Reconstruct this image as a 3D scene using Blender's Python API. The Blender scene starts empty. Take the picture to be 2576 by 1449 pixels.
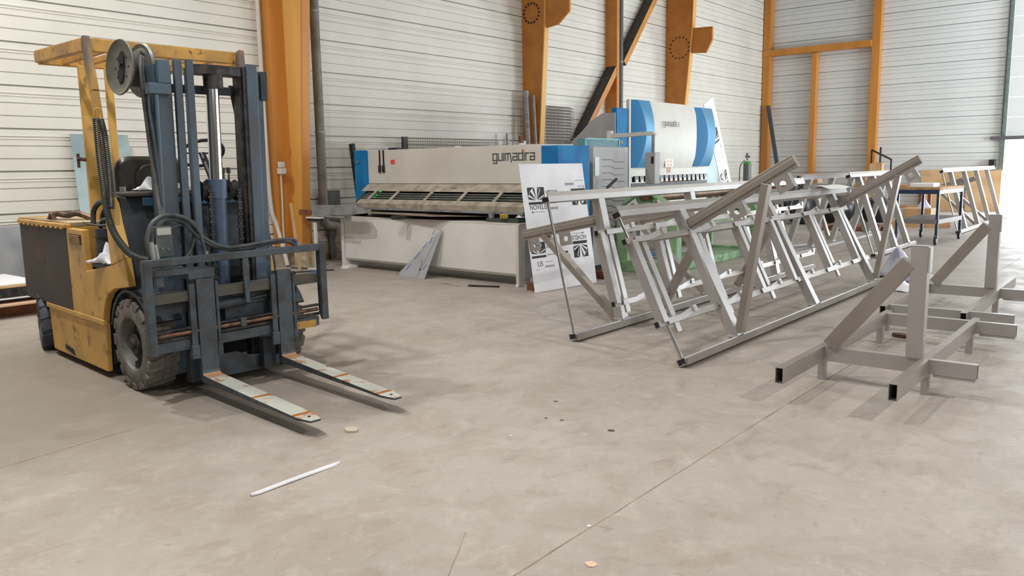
import bpy, bmesh, math, random
from mathutils import Vector, Matrix
S = bpy.context.scene
C = S.collection
R = math.radians
# ------------------------------------------------------------------ camera
cam_d = bpy.data.cameras.new('camera'); cam = bpy.data.objects.new('camera', cam_d); C.objects.link(cam)
cam_d.sensor_fit = 'HORIZONTAL'; cam_d.sensor_width = 36; cam_d.lens = 36 * 2053.4 / 2576
cam_d.clip_start = 0.05; cam_d.clip_end = 300
p_, r_, y_ = 0.14697, -0.01597, -0.68293
fw = Vector((math.sin(y_) * math.cos(p_), math.cos(y_) * math.cos(p_), -math.sin(p_)))
rt = Vector((math.cos(y_), -math.sin(y_), 0)); up = rt.cross(fw)
rt, up = rt * math.cos(r_) + up * math.sin(r_), up * math.cos(r_) - rt * math.sin(r_)
m = Matrix.Identity(4)
for i in range(3):
    m[i][0] = rt[i]; m[i][1] = up[i]; m[i][2] = -fw[i]
m[2][3] = 1.5
cam.matrix_world = m
S.camera = cam
# ------------------------------------------------------------------ world, lights, exposure
w = bpy.data.worlds.new('world'); S.world = w; w.use_nodes = True
wb = w.node_tree.nodes['Background']; wb.inputs[0].default_value = (0.86, 0.93, 1.0, 1); wb.inputs[1].default_value = 7.0
S.view_settings.view_transform = 'Standard'; S.view_settings.look = 'None'
S.view_settings.exposure = -1.36; S.view_settings.gamma = 1.0; S.view_settings.use_curve_mapping = False
S.cycles.use_denoising = True; S.cycles.max_bounces = 6; S.cycles.diffuse_bounces = 4; S.cycles.glossy_bounces = 3
S.cycles.sample_clamp_indirect = 6.0


def area(name, loc, rot, sx, sy, power, col, shape='RECTANGLE'):
    d = bpy.data.lights.new(name, 'AREA'); d.shape = shape; d.size = sx
    if shape == 'RECTANGLE': d.size_y = sy
    d.energy = power; d.color = col
    o = bpy.data.objects.new(name, d); o.location = loc; o.rotation_euler = rot; C.objects.link(o)
    return o


WARM = (1.0, 0.97, 0.92); DAY = (0.88, 0.95, 1.0)
# high bay lamps under the roof: they throw the crisp shadows straight below the forks
for (lx, ly, e) in ((-4.6, 0.9, 760), (-1.6, 0.6, 220), (-8.6, 2.2, 760), (-1.0, 8.5, 150), (-6.5, 12.5, 40), (-2.5, 15.5, 220), (5.8, 3.7, 1500)):
    area('high_bay_lamp', (lx, ly, 7.6), (0, 0, 0), 0.32, 0.32, e, WARM, 'DISK')
# added overhead area lights for smooth fill, no source in view
for (lx, ly, e) in ((-5.5, 2, 140), (1.0, 4, 120), (-3.5, 14, 110), (1.5, 14, 180), (-3, 23, 420)):
    area('added_overhead_light', (lx, ly, 8.0), (0, 0, 0), 2.0, 6.0, e, (0.97, 0.98, 1.0))
# daylight through the open sectional door, then added lights on the unseen right side
area('door_daylight', (-1.5, 28.2, 1.15), (R(-90), 0, 0), 4.8, 2.1, 2300, DAY)
area('added_back_wall_light', (6.5, 22.5, 2.6), (R(90), 0, R(68)), 6.0, 4.6, 4300, DAY)  # added to brighten the back wall, source unseen
area('added_low_right_light', (6.8, 13.5, 1.5), (R(90), 0, R(96)), 5.0, 2.2, 850, (0.93, 0.97, 1.0))  # added low light for the right faces of the back trusses
area('added_right_light', (8.8, -1.6, 4.6), (0, R(90), 0), 3.0, 8.0, 500, (1.0, 0.99, 0.97))  # added to light the left wall, source unseen

# ------------------------------------------------------------------ materials
MATS = {}


def mat(name, col, rough=0.6, metal=0.0, col2=None, scale=6.0, lo=0.45, hi=0.62, bump=0.0, bscale=40.0, stretch=None,
        col3=None, s3=30.0, lo3=0.62, hi3=0.68, spec=0.5, alpha=None, detail=6.0, trans=0.0):
    if name in MATS: return MATS[name]
    m = bpy.data.materials.new(name); m.use_nodes = True; MATS[name] = m
    nt = m.node_tree; b = nt.nodes['Principled BSDF']
    b.inputs['Roughness'].default_value = rough; b.inputs['Metallic'].default_value = metal
    b.inputs['Specular IOR Level'].default_value = spec
    b.inputs['Transmission Weight'].default_value = trans
    if alpha is not None: b.inputs['Alpha'].default_value = alpha
    tc = nt.nodes.new('ShaderNodeTexCoord'); mp = nt.nodes.new('ShaderNodeMapping')
    nt.links.new(tc.outputs['Object'], mp.inputs[0])
    if stretch: mp.inputs['Scale'].default_value = stretch
    rgb = nt.nodes.new('ShaderNodeRGB'); rgb.outputs[0].default_value = (*col, 1); cur = rgb.outputs[0]

    def layer(cur, c2, sc, l, h, seed):
        n = nt.nodes.new('ShaderNodeTexNoise'); n.inputs['Scale'].default_value = sc; n.inputs['Detail'].default_value = detail
        n.noise_dimensions = '4D'; n.inputs['W'].default_value = seed
        nt.links.new(mp.outputs[0], n.inputs['Vector'])
        mr = nt.nodes.new('ShaderNodeMapRange'); mr.inputs[1].default_value = l; mr.inputs[2].default_value = h
        nt.links.new(n.outputs[0], mr.inputs[0])
        mx = nt.nodes.new('ShaderNodeMix'); mx.data_type = 'RGBA'
        nt.links.new(mr.outputs[0], mx.inputs[0]); nt.links.new(cur, mx.inputs[6]); mx.inputs[7].default_value = (*c2, 1)
        return mx.outputs[2]
    if col2: cur = layer(cur, col2, scale, lo, hi, 1.3)
    if col3: cur = layer(cur, col3, s3, lo3, hi3, 7.7)
    nt.links.new(cur, b.inputs['Base Color'])
    if bump:
        n = nt.nodes.new('ShaderNodeTexNoise'); n.inputs['Scale'].default_value = bscale; n.inputs['Detail'].default_value = 4
        nt.links.new(mp.outputs[0], n.inputs['Vector'])
        bu = nt.nodes.new('ShaderNodeBump'); bu.inputs['Strength'].default_value = bump; bu.inputs['Distance'].default_value = 0.01
        nt.links.new(n.outputs[0], bu.inputs['Height']); nt.links.new(bu.outputs[0], b.inputs['Normal'])
    return m


def srgb(r, g, b):
    f = lambda c: (c / 255 / 12.92) if c / 255 <= 0.04045 else ((c / 255 + 0.055) / 1.055) ** 2.4
    return (f(r), f(g), f(b))


YEL = mat('yellow_paint', srgb(212, 166, 82), 0.5, 0, srgb(182, 144, 84), 3.5, 0.42, 0.72, 0.15, 30, None, srgb(96, 68, 40), 9, 0.6, 0.74)
YELD = mat('yellow_paint_dull', srgb(204, 156, 76), 0.55, 0, srgb(158, 122, 72), 5, 0.42, 0.7, 0.1, 30, None, srgb(80, 58, 38), 22, 0.58, 0.7)
BLU = mat('bluegrey_paint', srgb(84, 104, 120), 0.45, 0.15, srgb(74, 82, 92), 4, 0.4, 0.65, 0.15, 50, (1, 1, .35), srgb(88, 76, 72), 14, 0.6, 0.75)
BLUD = mat('bluegrey_dark', srgb(60, 68, 76), 0.6, 0.1, srgb(44, 48, 54), 6, 0.4, 0.65, 0.2, 50, None, srgb(92, 74, 58), 16, 0.6, 0.72)
CAR = mat('carriage_paint', srgb(74, 84, 92), 0.55, 0.2, srgb(60, 62, 64), 8, 0.42, 0.62, 0.2, 60, None, srgb(96, 84, 76), 20, 0.58, 0.7)
TOPB = mat('carriage_bar', srgb(88, 82, 70), 0.6, 0.2, srgb(72, 76, 78), 10, 0.45, 0.6, 0.1, 40)
BLK = mat('black_panel', srgb(66, 60, 57), 0.72, 0, srgb(80, 66, 56), 2.5, 0.5, 0.75, 0.1, 60, None, srgb(122, 76, 50), 6, 0.7, 0.76)
RUB = mat('tire_rubber', srgb(116, 111, 106), 0.9, 0, srgb(88, 84, 80), 9, 0.4, 0.65, 0.4, 60)
RUBB = mat('rear_tire_rubber', srgb(88, 94, 104), 0.9, 0, srgb(60, 62, 68), 9, 0.4, 0.65, 0.4, 60)
RIM = mat('rim_paint', srgb(112, 112, 106), 0.6, 0.2, srgb(86, 82, 76), 12, 0.4, 0.6, 0.2, 50)
HUBM = mat('hub_grime', srgb(78, 70, 64), 0.8, 0.1, srgb(46, 42, 40), 14, 0.4, 0.6, 0.5, 60)
DARK = mat('dark_void', srgb(34, 34, 36), 0.9)
STEEL = mat('dark_steel', srgb(70, 68, 68), 0.5, 0.5, srgb(46, 44, 44), 18, 0.4, 0.6)
CHROME = mat('chrome_rod', srgb(215, 215, 220), 0.12, 1.0)
RUST = mat('rusty_shaft', srgb(128, 92, 68), 0.5, 0.4, srgb(64, 54, 50), 20, 0.4, 0.6)
HOSE = mat('rubber_hose', srgb(70, 76, 78), 0.5, 0, srgb(52, 54, 56), 12)
COILM = mat('coiled_cable', srgb(62, 68, 66), 0.35)
BELT = mat('hose_belt', srgb(84, 84, 80), 0.5, 0, srgb(58, 60, 58), 9)
REEL = mat('reel_disc', srgb(120, 118, 108), 0.45, 0.3, srgb(96, 96, 90), 8, 0.4, 0.65)
SEAT = mat('black_vinyl', srgb(52, 50, 45), 0.3, 0, srgb(58, 54, 46), 5)
PAPER = mat('white_paper', srgb(238, 240, 244), 0.8)
BAGW = mat('white_rag', srgb(222, 226, 232), 0.7, 0, srgb(190, 192, 200), 9)
BLULAB = mat('machine_label', srgb(176, 176, 170), 0.5)
# aluminium and steels
ALU = mat('aluminium', srgb(192, 189, 188), 0.38, 0.6, srgb(168, 163, 160), 1.6, 0.3, 0.75, 0.03, 120)
ALUD = mat('aluminium_dull', srgb(168, 160, 153), 0.42, 0.55, srgb(148, 140, 133), 2.0, 0.3, 0.75, 0.03, 120)
WELD = mat('weld_bead', srgb(206, 206, 206), 0.4, 0.6)
ROD = mat('steel_rod', srgb(170, 170, 170), 0.2, 0.9)
GALV = mat('galvanised', srgb(150, 152, 152), 0.5, 0.4, srgb(128, 128, 128), 8)
# building
CLADW = mat('cladding_warm', srgb(226, 223, 214), 0.5, 0, srgb(212, 209, 200), 1.2, 0.4, 0.8, 0, 40, None, srgb(150, 140, 128), 16, 0.76, 0.84)
CLADC = mat('cladding_cool', srgb(222, 225, 224), 0.42, 0, srgb(212, 215, 215), 1.0, 0.4, 0.8)
ORW = mat('orange_timber', srgb(204, 138, 60), 0.5, 0, srgb(186, 120, 50), 3, 0.38, 0.68, 0.1, 30, (1, 1, .12), srgb(120, 68, 30), 9, 0.7, 0.76)
ORL = mat('pale_timber', srgb(228, 178, 98), 0.5, 0, srgb(214, 160, 80), 3, 0.38, 0.68, 0.1, 30, (1, 1, .12), srgb(150, 96, 40), 11, 0.7, 0.76)
ORD = mat('orange_steel', srgb(200, 130, 54), 0.55, 0, srgb(184, 114, 48), 4, 0.4, 0.7, 0, 30, None, srgb(140, 80, 34), 12, 0.68, 0.76)
PIPE = mat('grey_pvc', srgb(122, 118, 112), 0.45, 0, srgb(104, 98, 92), 5)
PIPEL = mat('light_pvc', srgb(206, 200, 192), 0.5)
CONC = mat('rough_concrete', srgb(196, 182, 152), 0.9, 0, srgb(160, 148, 128), 9, 0.4, 0.65, 0.8, 18)
GREEND = mat('door_track', srgb(96, 112, 106), 0.5, 0.2, srgb(120, 128, 122), 14)
# machines
CREAM = mat('machine_cream', srgb(206, 201, 195), 0.5, 0, srgb(192, 186, 179), 1.6, 0.4, 0.75, 0, 40, None, srgb(150, 138, 124), 7, 0.7, 0.8)
CREAM2 = mat('press_cream', srgb(210, 208, 198), 0.45, 0, srgb(190, 188, 176), 1.5, 0.45, 0.8)
WHT = mat('machine_white', srgb(220, 217, 213), 0.5, 0, srgb(206, 202, 196), 2, 0.4, 0.75, 0, 40, None, srgb(170, 160, 148), 12, 0.72, 0.8)
GUARD = mat('guard_grime', srgb(182, 172, 158), 0.5, 0.1, srgb(150, 140, 126), 7, 0.42, 0.62)
MBL = mat('machine_blue', srgb(20, 126, 182), 0.6, 0, srgb(18, 104, 164), 3, spec=.25)
MBL2 = mat('press_blue', srgb(20, 112, 166), 0.5, 0.0, spec=.25)
MGR = mat('cabinet_grey', srgb(166, 164, 164), 0.5, 0, srgb(152, 150, 150), 2)
GRN = mat('machine_green', srgb(146, 182, 138), 0.5, 0, srgb(116, 150, 108), 4, 0.4, 0.7, 0.1, 30, None, srgb(60, 70, 50), 9, 0.62, 0.74)
ROLL = mat('steel_roll', srgb(140, 112, 92), 0.4, 0.5, srgb(110, 92, 78), 8)
PLATE = mat('plate_brown', srgb(168, 148, 132), 0.45, 0.3, srgb(140, 118, 102), 4)
WOOD = mat('timber', srgb(190, 150, 104), 0.7, 0, srgb(150, 108, 70), 5, 0.4, 0.65, 0.2, 30, (1, 1, 1))
WOODD = mat('timber_dark', srgb(132, 84, 50), 0.75, 0, srgb(100, 62, 40), 6, 0.4, 0.65, 0.2, 30)
CARD = mat('brown_board', srgb(206, 172, 130), 0.8, 0, srgb(190, 154, 112), 3)
BOARD = mat('film_white', srgb(232, 232, 236), 0.35, 0, srgb(214, 214, 220), 1.5)
INK = mat('black_ink', srgb(34, 30, 30), 0.6)
INKG = mat('grey_ink', srgb(160, 160, 164), 0.6)
INKB = mat('blue_ink', srgb(88, 100, 170), 0.6)
LOGO = mat('logo_grey', srgb(80, 80, 84), 0.5)
LOGOO = mat('logo_orange', srgb(238, 150, 50), 0.5)
RED = mat('red_tag', srgb(236, 64, 62), 0.6)
GREENL = mat('green_tag', srgb(40, 220, 80), 0.5)
TEAL = mat('teal_acrylic', srgb(60, 140, 150), 0.15, 0, None, alpha=0.6)
FILMS = mat('film_sheet', srgb(176, 200, 204), 0.22, 0.1, srgb(150, 170, 176), 1.8)
GLV = mat('grey_film', srgb(168, 170, 174), 0.4, 0.1, srgb(150, 154, 160), 2)
NAVY = mat('navy_frame', srgb(44, 62, 92), 0.4, 0.2)
BLACKP = mat('black_plastic', srgb(30, 30, 34), 0.4)
GASG = mat('cylinder_grey', srgb(96, 102, 98), 0.45)
GASN = mat('cylinder_green', srgb(70, 150, 70), 0.45)
BAG = mat('clear_film', srgb(200, 200, 214), 0.3, 0, srgb(150, 146, 176), 4)
BIN = mat('black_bag', srgb(34, 34, 40), 0.35, 0, srgb(52, 54, 62), 8)
YBL = mat('tape_yellow', srgb(232, 190, 40), 0.4)
BLUEP = mat('blue_plastic', srgb(30, 96, 160), 0.4)
PINK = mat('pink_paper', srgb(226, 190, 170), 0.8)
LEAF = mat('floor_chip', srgb(190, 178, 160), 0.8)
STAIN = mat('stain', srgb(84, 74, 68), 0.7)

# forks: pale worn top with rust at the bands, edges and heel
def fork_mat():
    m = bpy.data.materials.new('worn_fork_top'); m.use_nodes = True; nt = m.node_tree; b = nt.nodes['Principled BSDF']
    b.inputs['Roughness'].default_value = 0.45; b.inputs['Metallic'].default_value = 0.25
    tc = nt.nodes.new('ShaderNodeTexCoord'); sx = nt.nodes.new('ShaderNodeSeparateXYZ'); nt.links.new(tc.outputs['Object'], sx.inputs[0])
    n = nt.nodes.new('ShaderNodeTexNoise'); n.inputs['Scale'].default_value = 9; n.inputs['Detail'].default_value = 6
    nt.links.new(tc.outputs['Object'], n.inputs['Vector'])
    def ma(op, a, bb):
        k = nt.nodes.new('ShaderNodeMath'); k.operation = op
        for i, v in enumerate((a, bb)):
            if isinstance(v, (int, float)): k.inputs[i].default_value = v
            elif v is not None: nt.links.new(v, k.inputs[i])
        return k.outputs[0]
    def band(c, wd): return ma('LESS_THAN', ma('ABSOLUTE', ma('SUBTRACT', sx.outputs[0], c), None), wd)
    f = ma('MAXIMUM', band(1.105, 0.016), band(1.575, 0.018))
    heel = ma('LESS_THAN', ma('ADD', sx.outputs[0], ma('MULTIPLY', n.outputs[0], 0.6)), 0.86)
    sp = nt.nodes.new('ShaderNodeMapRange'); sp.inputs[1].default_value = 0.56; sp.inputs[2].default_value = 0.64
    nt.links.new(n.outputs[0], sp.inputs[0])
    f = ma('MAXIMUM', f, ma('MULTIPLY', heel, 0.75)); f = ma('MAXIMUM', f, ma('MULTIPLY', sp.outputs[0], 0.8))
    mx = nt.nodes.new('ShaderNodeMix'); mx.data_type = 'RGBA'; nt.links.new(f, mx.inputs[0])
    mx.inputs[6].default_value = (*srgb(196, 198, 188), 1); mx.inputs[7].default_value = (*srgb(172, 104, 44), 1)
    nt.links.new(mx.outputs[2], b.inputs['Base Color']); return m


def floor_mat():
    m = bpy.data.materials.new('concrete_floor'); m.use_nodes = True; nt = m.node_tree; b = nt.nodes['Principled BSDF']
    tc = nt.nodes.new('ShaderNodeTexCoord'); L = nt.links.new
    def noise(sc, det=8, st=(1, 1, 1), rough=0.6, seed=0.0, dist=0.0):
        mp = nt.nodes.new('ShaderNodeMapping'); mp.inputs['Scale'].default_value = st; mp.inputs['Location'].default_value = (seed, seed * 1.7, 0)
        L(tc.outputs['Object'], mp.inputs[0]); n = nt.nodes.new('ShaderNodeTexNoise'); n.inputs['Scale'].default_value = sc
        n.inputs['Detail'].default_value = det; n.inputs['Roughness'].default_value = rough; n.inputs['Distortion'].default_value = dist
        L(mp.outputs[0], n.inputs['Vector']); return n.outputs[0]
    def mr(v, a, c, t0=0.0, t1=1.0):
        k = nt.nodes.new('ShaderNodeMapRange'); k.inputs[1].default_value = a; k.inputs[2].default_value = c
        k.inputs[3].default_value = t0; k.inputs[4].default_value = t1; L(v, k.inputs[0]); return k.outputs[0]
    def mix(f, c1, c2):
        k = nt.nodes.new('ShaderNodeMix'); k.data_type = 'RGBA'; L(f, k.inputs[0])
        if isinstance(c1, tuple): k.inputs[6].default_value = (*c1, 1)
        else: L(c1, k.inputs[6])
        k.inputs[7].default_value = (*c2, 1); return k.outputs[2]
    c = mix(mr(noise(0.45, 6), 0.36, 0.66), srgb(182, 174, 166), srgb(166, 157, 149))
    c = mix(mr(noise(2.2, 9, (1, 1, 1), 0.65, 3.0, 0.6), 0.46, 0.7, 0, 0.6), c, srgb(152, 139, 127))
    c = mix(mr(noise(5.5, 8, (1, 1, 1), 0.7, 9.0, 1.2), 0.52, 0.72, 0, 0.4), c, srgb(206, 198, 187))
    c = mix(mr(noise(3.2, 8, (1.6, .8, 1), 0.7, 21.0, 1.0), 0.54, 0.67, 0, 0.38), c, srgb(138, 124, 112))
    c = mix(mr(noise(11, 9, (1, 1, 1), 0.75, 51.0, 1.0), 0.4, 0.6, 0, 0.22), c, srgb(150, 138, 126))
    c = mix(mr(noise(18, 9, (1.5, .6, 1), 0.8, 61.0, 2.0), 0.6, 0.66, 0, 0.5), c, srgb(224, 216, 204))
    c = mix(mr(noise(14, 8, (1, 1, 1), 0.75, 5.0, 0.8), 0.6, 0.7, 0, 0.6), c, srgb(130, 116, 104))
    c = mix(mr(noise(30, 6, (1, 1, 1), 0.7, 15.0), 0.68, 0.74, 0, 0.6), c, srgb(112, 98, 88))
    # shade around the truck, put into the floor colour as a ragged dark patch
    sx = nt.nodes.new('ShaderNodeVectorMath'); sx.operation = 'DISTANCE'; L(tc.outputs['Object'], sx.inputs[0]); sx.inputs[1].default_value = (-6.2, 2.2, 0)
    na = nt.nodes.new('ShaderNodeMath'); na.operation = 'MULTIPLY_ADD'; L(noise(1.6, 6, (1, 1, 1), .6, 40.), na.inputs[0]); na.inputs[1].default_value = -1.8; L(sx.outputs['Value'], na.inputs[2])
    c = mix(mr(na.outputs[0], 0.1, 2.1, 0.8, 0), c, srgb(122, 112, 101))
    L(c, b.inputs['Base Color'])
    L(mr(noise(3, 6), 0.3, 0.7, 0.42, 0.62), b.inputs['Roughness']); b.inputs['Specular IOR Level'].default_value = 0.4
    bu = nt.nodes.new('ShaderNodeBump'); bu.inputs['Strength'].default_value = 0.12; bu.inputs['Distance'].default_value = 0.01
    L(noise(25, 6), bu.inputs['Height']); L(bu.outputs[0], b.inputs['Normal']); return m


# ------------------------------------------------------------------ geometry helpers
def V(*a): return Vector(a)


def spline(pts, n=6):
    P = [Vector(p) for p in pts]; out = []
    for i in range(len(P) - 1):
        p0 = P[max(i - 1, 0)]; p1 = P[i]; p2 = P[i + 1]; p3 = P[min(i + 2, len(P) - 1)]
        for k in range(n):
            t = k / n
            out.append(0.5 * ((2 * p1) + (p2 - p0) * t + (2 * p0 - 5 * p1 + 4 * p2 - p3) * t * t + (3 * p1 - p0 - 3 * p2 + p3) * t ** 3))
    out.append(P[-1]); return out


class MB:
    def __init__(s): s.bm = bmesh.new()

    def hexa(s, v):
        vs = [s.bm.verts.new(p) for p in v]
        for f in ((0, 3, 2, 1), (4, 5, 6, 7), (0, 1, 5, 4), (1, 2, 6, 5), (2, 3, 7, 6), (3, 0, 4, 7)):
            s.bm.faces.new([vs[i] for i in f])
        return s

    def box(s, x0, x1, y0, y1, z0, z1):
        return s.hexa([(x0, y0, z0), (x1, y0, z0), (x1, y1, z0), (x0, y1, z0), (x0, y0, z1), (x1, y0, z1), (x1, y1, z1), (x0, y1, z1)])

    def frame(s, a, b, up):
        a = Vector(a); b = Vector(b); d = (b - a).normalized(); u = Vector(up)
        if abs(d.dot(u.normalized())) > 0.98: u = Vector((1, 0, 0)) if abs(d.x) < 0.9 else Vector((0, 1, 0))
        sd = d.cross(u).normalized(); u = sd.cross(d).normalized(); return a, b, d, sd, u

    def beam(s, a, b, w, h, up=(0, 0, 1)):
        a, b, d, sd, u = s.frame(a, b, up); w /= 2; h /= 2
        q = [p + sd * i * w + u * j * h for p in (a, b) for (i, j) in ((-1, -1), (1, -1), (1, 1), (-1, 1))]
        return s.hexa(q)

    def rhs(s, a, b, w, h, t=0.004, up=(0, 0, 1)):
        a, b, d, sd, u = s.frame(a, b, up); c = ((-1, -1), (1, -1), (1, 1), (-1, 1)); L = []
        for p in (a, b):
            for k in (0, t):
                L.append([s.bm.verts.new(p + sd * i * (w / 2 - k) + u * j * (h / 2 - k)) for i, j in c])
        o0, i0, o1, i1 = L
        for k in range(4):
            n = (k + 1) % 4
            s.bm.faces.new((o0[k], o0[n], o1[n], o1[k])); s.bm.faces.new((i0[n], i0[k], i1[k], i1[n]))
            s.bm.faces.new((o0[n], o0[k], i0[k], i0[n])); s.bm.faces.new((o1[k], o1[n], i1[n], i1[k]))
        return s

    def cyl(s, a, b, r, n=16, r2=None, cap=True):
        a, b, d, sd, u = s.frame(a, b, (0, 0, 1)); r2 = r if r2 is None else r2
        A = [s.bm.verts.new(a + (sd * math.cos(2 * math.pi * k / n) + u * math.sin(2 * math.pi * k / n)) * r) for k in range(n)]
        B = [s.bm.verts.new(b + (sd * math.cos(2 * math.pi * k / n) + u * math.sin(2 * math.pi * k / n)) * r2) for k in range(n)]
        for k in range(n): s.bm.faces.new((A[k], A[(k + 1) % n], B[(k + 1) % n], B[k]))
        if cap: s.bm.faces.new(A[::-1]); s.bm.faces.new(B)
        return s

    def path(s, pts, r, n=8, sm=6):
        P = spline(pts, sm) if sm else [Vector(p) for p in pts]; prev = None; ref = None
        for i, p in enumerate(P):
            d = (P[min(i + 1, len(P) - 1)] - P[max(i - 1, 0)]).normalized()
            if ref is None: ref = d.orthogonal().normalized()
            sd = (ref - d * ref.dot(d)).normalized(); ref = sd; u = d.cross(sd)
            ring = [s.bm.verts.new(p + (sd * math.cos(2 * math.pi * k / n) + u * math.sin(2 * math.pi * k / n)) * r) for k in range(n)]
            if prev:
                for k in range(n): s.bm.faces.new((prev[k], prev[(k + 1) % n], ring[(k + 1) % n], ring[k]))
            else: s.bm.faces.new(ring[::-1])
            prev = ring
        s.bm.faces.new(prev); return s

    def prism(s, poly, axis, lo, hi):
        def p3(a, b, c): return {'x': (c, a, b), 'y': (a, c, b), 'z': (a, b, c)}[axis]
        A = [s.bm.verts.new(p3(a, b, lo)) for a, b in poly]; B = [s.bm.verts.new(p3(a, b, hi)) for a, b in poly]; n = len(poly)
        for k in range(n): s.bm.faces.new((A[k], A[(k + 1) % n], B[(k + 1) % n], B[k]))
        s.bm.faces.new(A[::-1]); s.bm.faces.new(B); return s

    def lathe(s, prof, o, ax, n=40):
        # prof: list of (along axis, radius), closed ring
        o = Vector(o); ax = Vector(ax).normalized(); e1 = ax.orthogonal().normalized(); e2 = ax.cross(e1)
        rings = [[s.bm.verts.new(o + ax * h + (e1 * math.cos(2 * math.pi * k / n) + e2 * math.sin(2 * math.pi * k / n)) * r) for k in range(n)] for h, r in prof]
        for i in range(len(rings)):
            A = rings[i]; B = rings[(i + 1) % len(rings)]
            for k in range(n): s.bm.faces.new((A[k], A[(k + 1) % n], B[(k + 1) % n], B[k]))
        return s

    def holed(s, o, ex, ey, w, h, r, t, n=16):
        o = Vector(o); ex = Vector(ex).normalized(); ey = Vector(ey).normalized(); nz = ex.cross(ey) * t
        inn, out = [], []
        for k in range(n):
            a = 2 * math.pi * k / n; c, q = math.cos(a), math.sin(a); m_ = max(abs(c) , abs(q))
            inn.append((c * r, q * r)); out.append((c / m_ * w / 2, q / m_ * h / 2))
        L = [[s.bm.verts.new(o + ex * x + ey * y + nz * z) for x, y in P] for z in (0, 1) for P in (out, inn)]
        o0, i0, o1, i1 = L
        for k in range(n):
            j = (k + 1) % n
            s.bm.faces.new((o0[k], i0[k], i0[j], o0[j])); s.bm.faces.new((o1[j], i1[j], i1[k], o1[k]))
            s.bm.faces.new((o0[k], o0[j], o1[j], o1[k])); s.bm.faces.new((i0[j], i0[k], i1[k], i1[j]))
        return s

    def quad(s, pts):
        s.bm.faces.new([s.bm.verts.new(p) for p in pts]); return s

    def done(s, name, mt, parent=None, bev=0.0, smooth=False, world=False, mats=None, pick=None, solid=0.0):
        bm = s.bm
        if world and parent is not None:
            bm.transform(parent.matrix_basis.inverted())
        bmesh.ops.recalc_face_normals(bm, faces=bm.faces)
        me = bpy.data.meshes.new(name); me.materials.append(mt)
        for x in (mats or []): me.materials.append(x)
        if pick:
            for f in bm.faces: f.material_index = pick(f)
        if smooth:
            for f in bm.faces: f.smooth = True
        bm.to_mesh(me); bm.free()
        o = bpy.data.objects.new(name, me); C.objects.link(o)
        if parent is not None: o.parent = parent
        if smooth:
            try: me.set_sharp_from_angle(angle=R(35))
            except Exception: pass
        if solid:
            sm = o.modifiers.new('solid', 'SOLIDIFY'); sm.thickness = solid
        if bev:
            bv = o.modifiers.new('bevel', 'BEVEL'); bv.width = bev; bv.segments = 2; bv.limit_method = 'ANGLE'; bv.angle_limit = R(50)
        return o


def tag(o, label, cat, group=None, kind=None):
    o['label'] = label; o['category'] = cat
    if group: o['group'] = group
    if kind: o['kind'] = kind
    return o


def thing(name, label, cat, loc=(0, 0, 0), rz=0.0, group=None, kind=None):
    o = bpy.data.objects.new(name, None); C.objects.link(o); o.empty_display_size = 0.1
    o.location = loc; o.rotation_euler = (0, 0, rz)
    o.matrix_basis = Matrix.Translation(loc) @ Matrix.Rotation(rz, 4, 'Z')
    return tag(o, label, cat, group, kind)


def struct(o): o['kind'] = 'structure'; return o


def text(name, body, size, mt, parent, loc, rot, ext=0.002, sx=1.0, align='LEFT'):
    cu = bpy.data.curves.new(name, 'FONT'); cu.body = body; cu.size = size; cu.extrude = ext; cu.materials.append(mt); cu.align_x = align
    t_ = bpy.data.objects.new(name, cu); C.objects.link(t_); bpy.context.view_layer.update()
    me = bpy.data.meshes.new_from_object(t_.evaluated_get(bpy.context.evaluated_depsgraph_get())); me.transform(Matrix.Diagonal((sx, 1, 1, 1)))
    bpy.data.objects.remove(t_); bpy.data.curves.remove(cu)
    o = bpy.data.objects.new(name, me); C.objects.link(o); o.parent = parent; o.location = loc; o.rotation_euler = rot
    return o


def bent_sheet(nx, ny, fn):
    mb = MB(); g = [[mb.bm.verts.new(fn(i / nx, j / ny)) for j in range(ny + 1)] for i in range(nx + 1)]
    for i in range(nx):
        for j in range(ny): mb.bm.faces.new((g[i][j], g[i + 1][j], g[i + 1][j + 1], g[i][j + 1]))
    return mb


rnd = random.Random(4)
# ------------------------------------------------------------------ building shell
XL, YB = -11.2, 27.585
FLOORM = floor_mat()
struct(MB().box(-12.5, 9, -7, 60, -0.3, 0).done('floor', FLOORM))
# saw-cut joints in the slab
JM = mat('floor_joint', srgb(128, 114, 102), 0.9, 0, srgb(164, 150, 136), 6, 0.4, 0.6)
j = MB(); random.seed(2)
def crack(a, b, w, n):
    a = V(*a); b = V(*b); d = (b - a); s_ = V(-d.y, d.x).normalized(); last = None
    for i in range(n + 1):
        p = a + d * (i / n) + s_ * random.uniform(-.6, .6) * w; ww = w * random.uniform(.35, .65)
        q = (j.bm.verts.new((p.x + s_.x * ww, p.y + s_.y * ww, 0.0009)), j.bm.verts.new((p.x - s_.x * ww, p.y - s_.y * ww, 0.0009)))
        if last: j.bm.faces.new((last[0], q[0], q[1], last[1]))
        last = q
crack((-1.8, 1.3), (-1.79, 27), 0.006, 160); crack((-11, 7.75), (8, 7.25), 0.007, 90); crack((-2.19, 2.36), (-1.9, 1.9), 0.004, 6)
crack((-4.6, 1.2), (-4.7, 2.2), 0.004, 8); crack((-11, 16.2), (8, 15.8), 0.007, 60)
struct(j.done('trim_1', JM))


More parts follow.
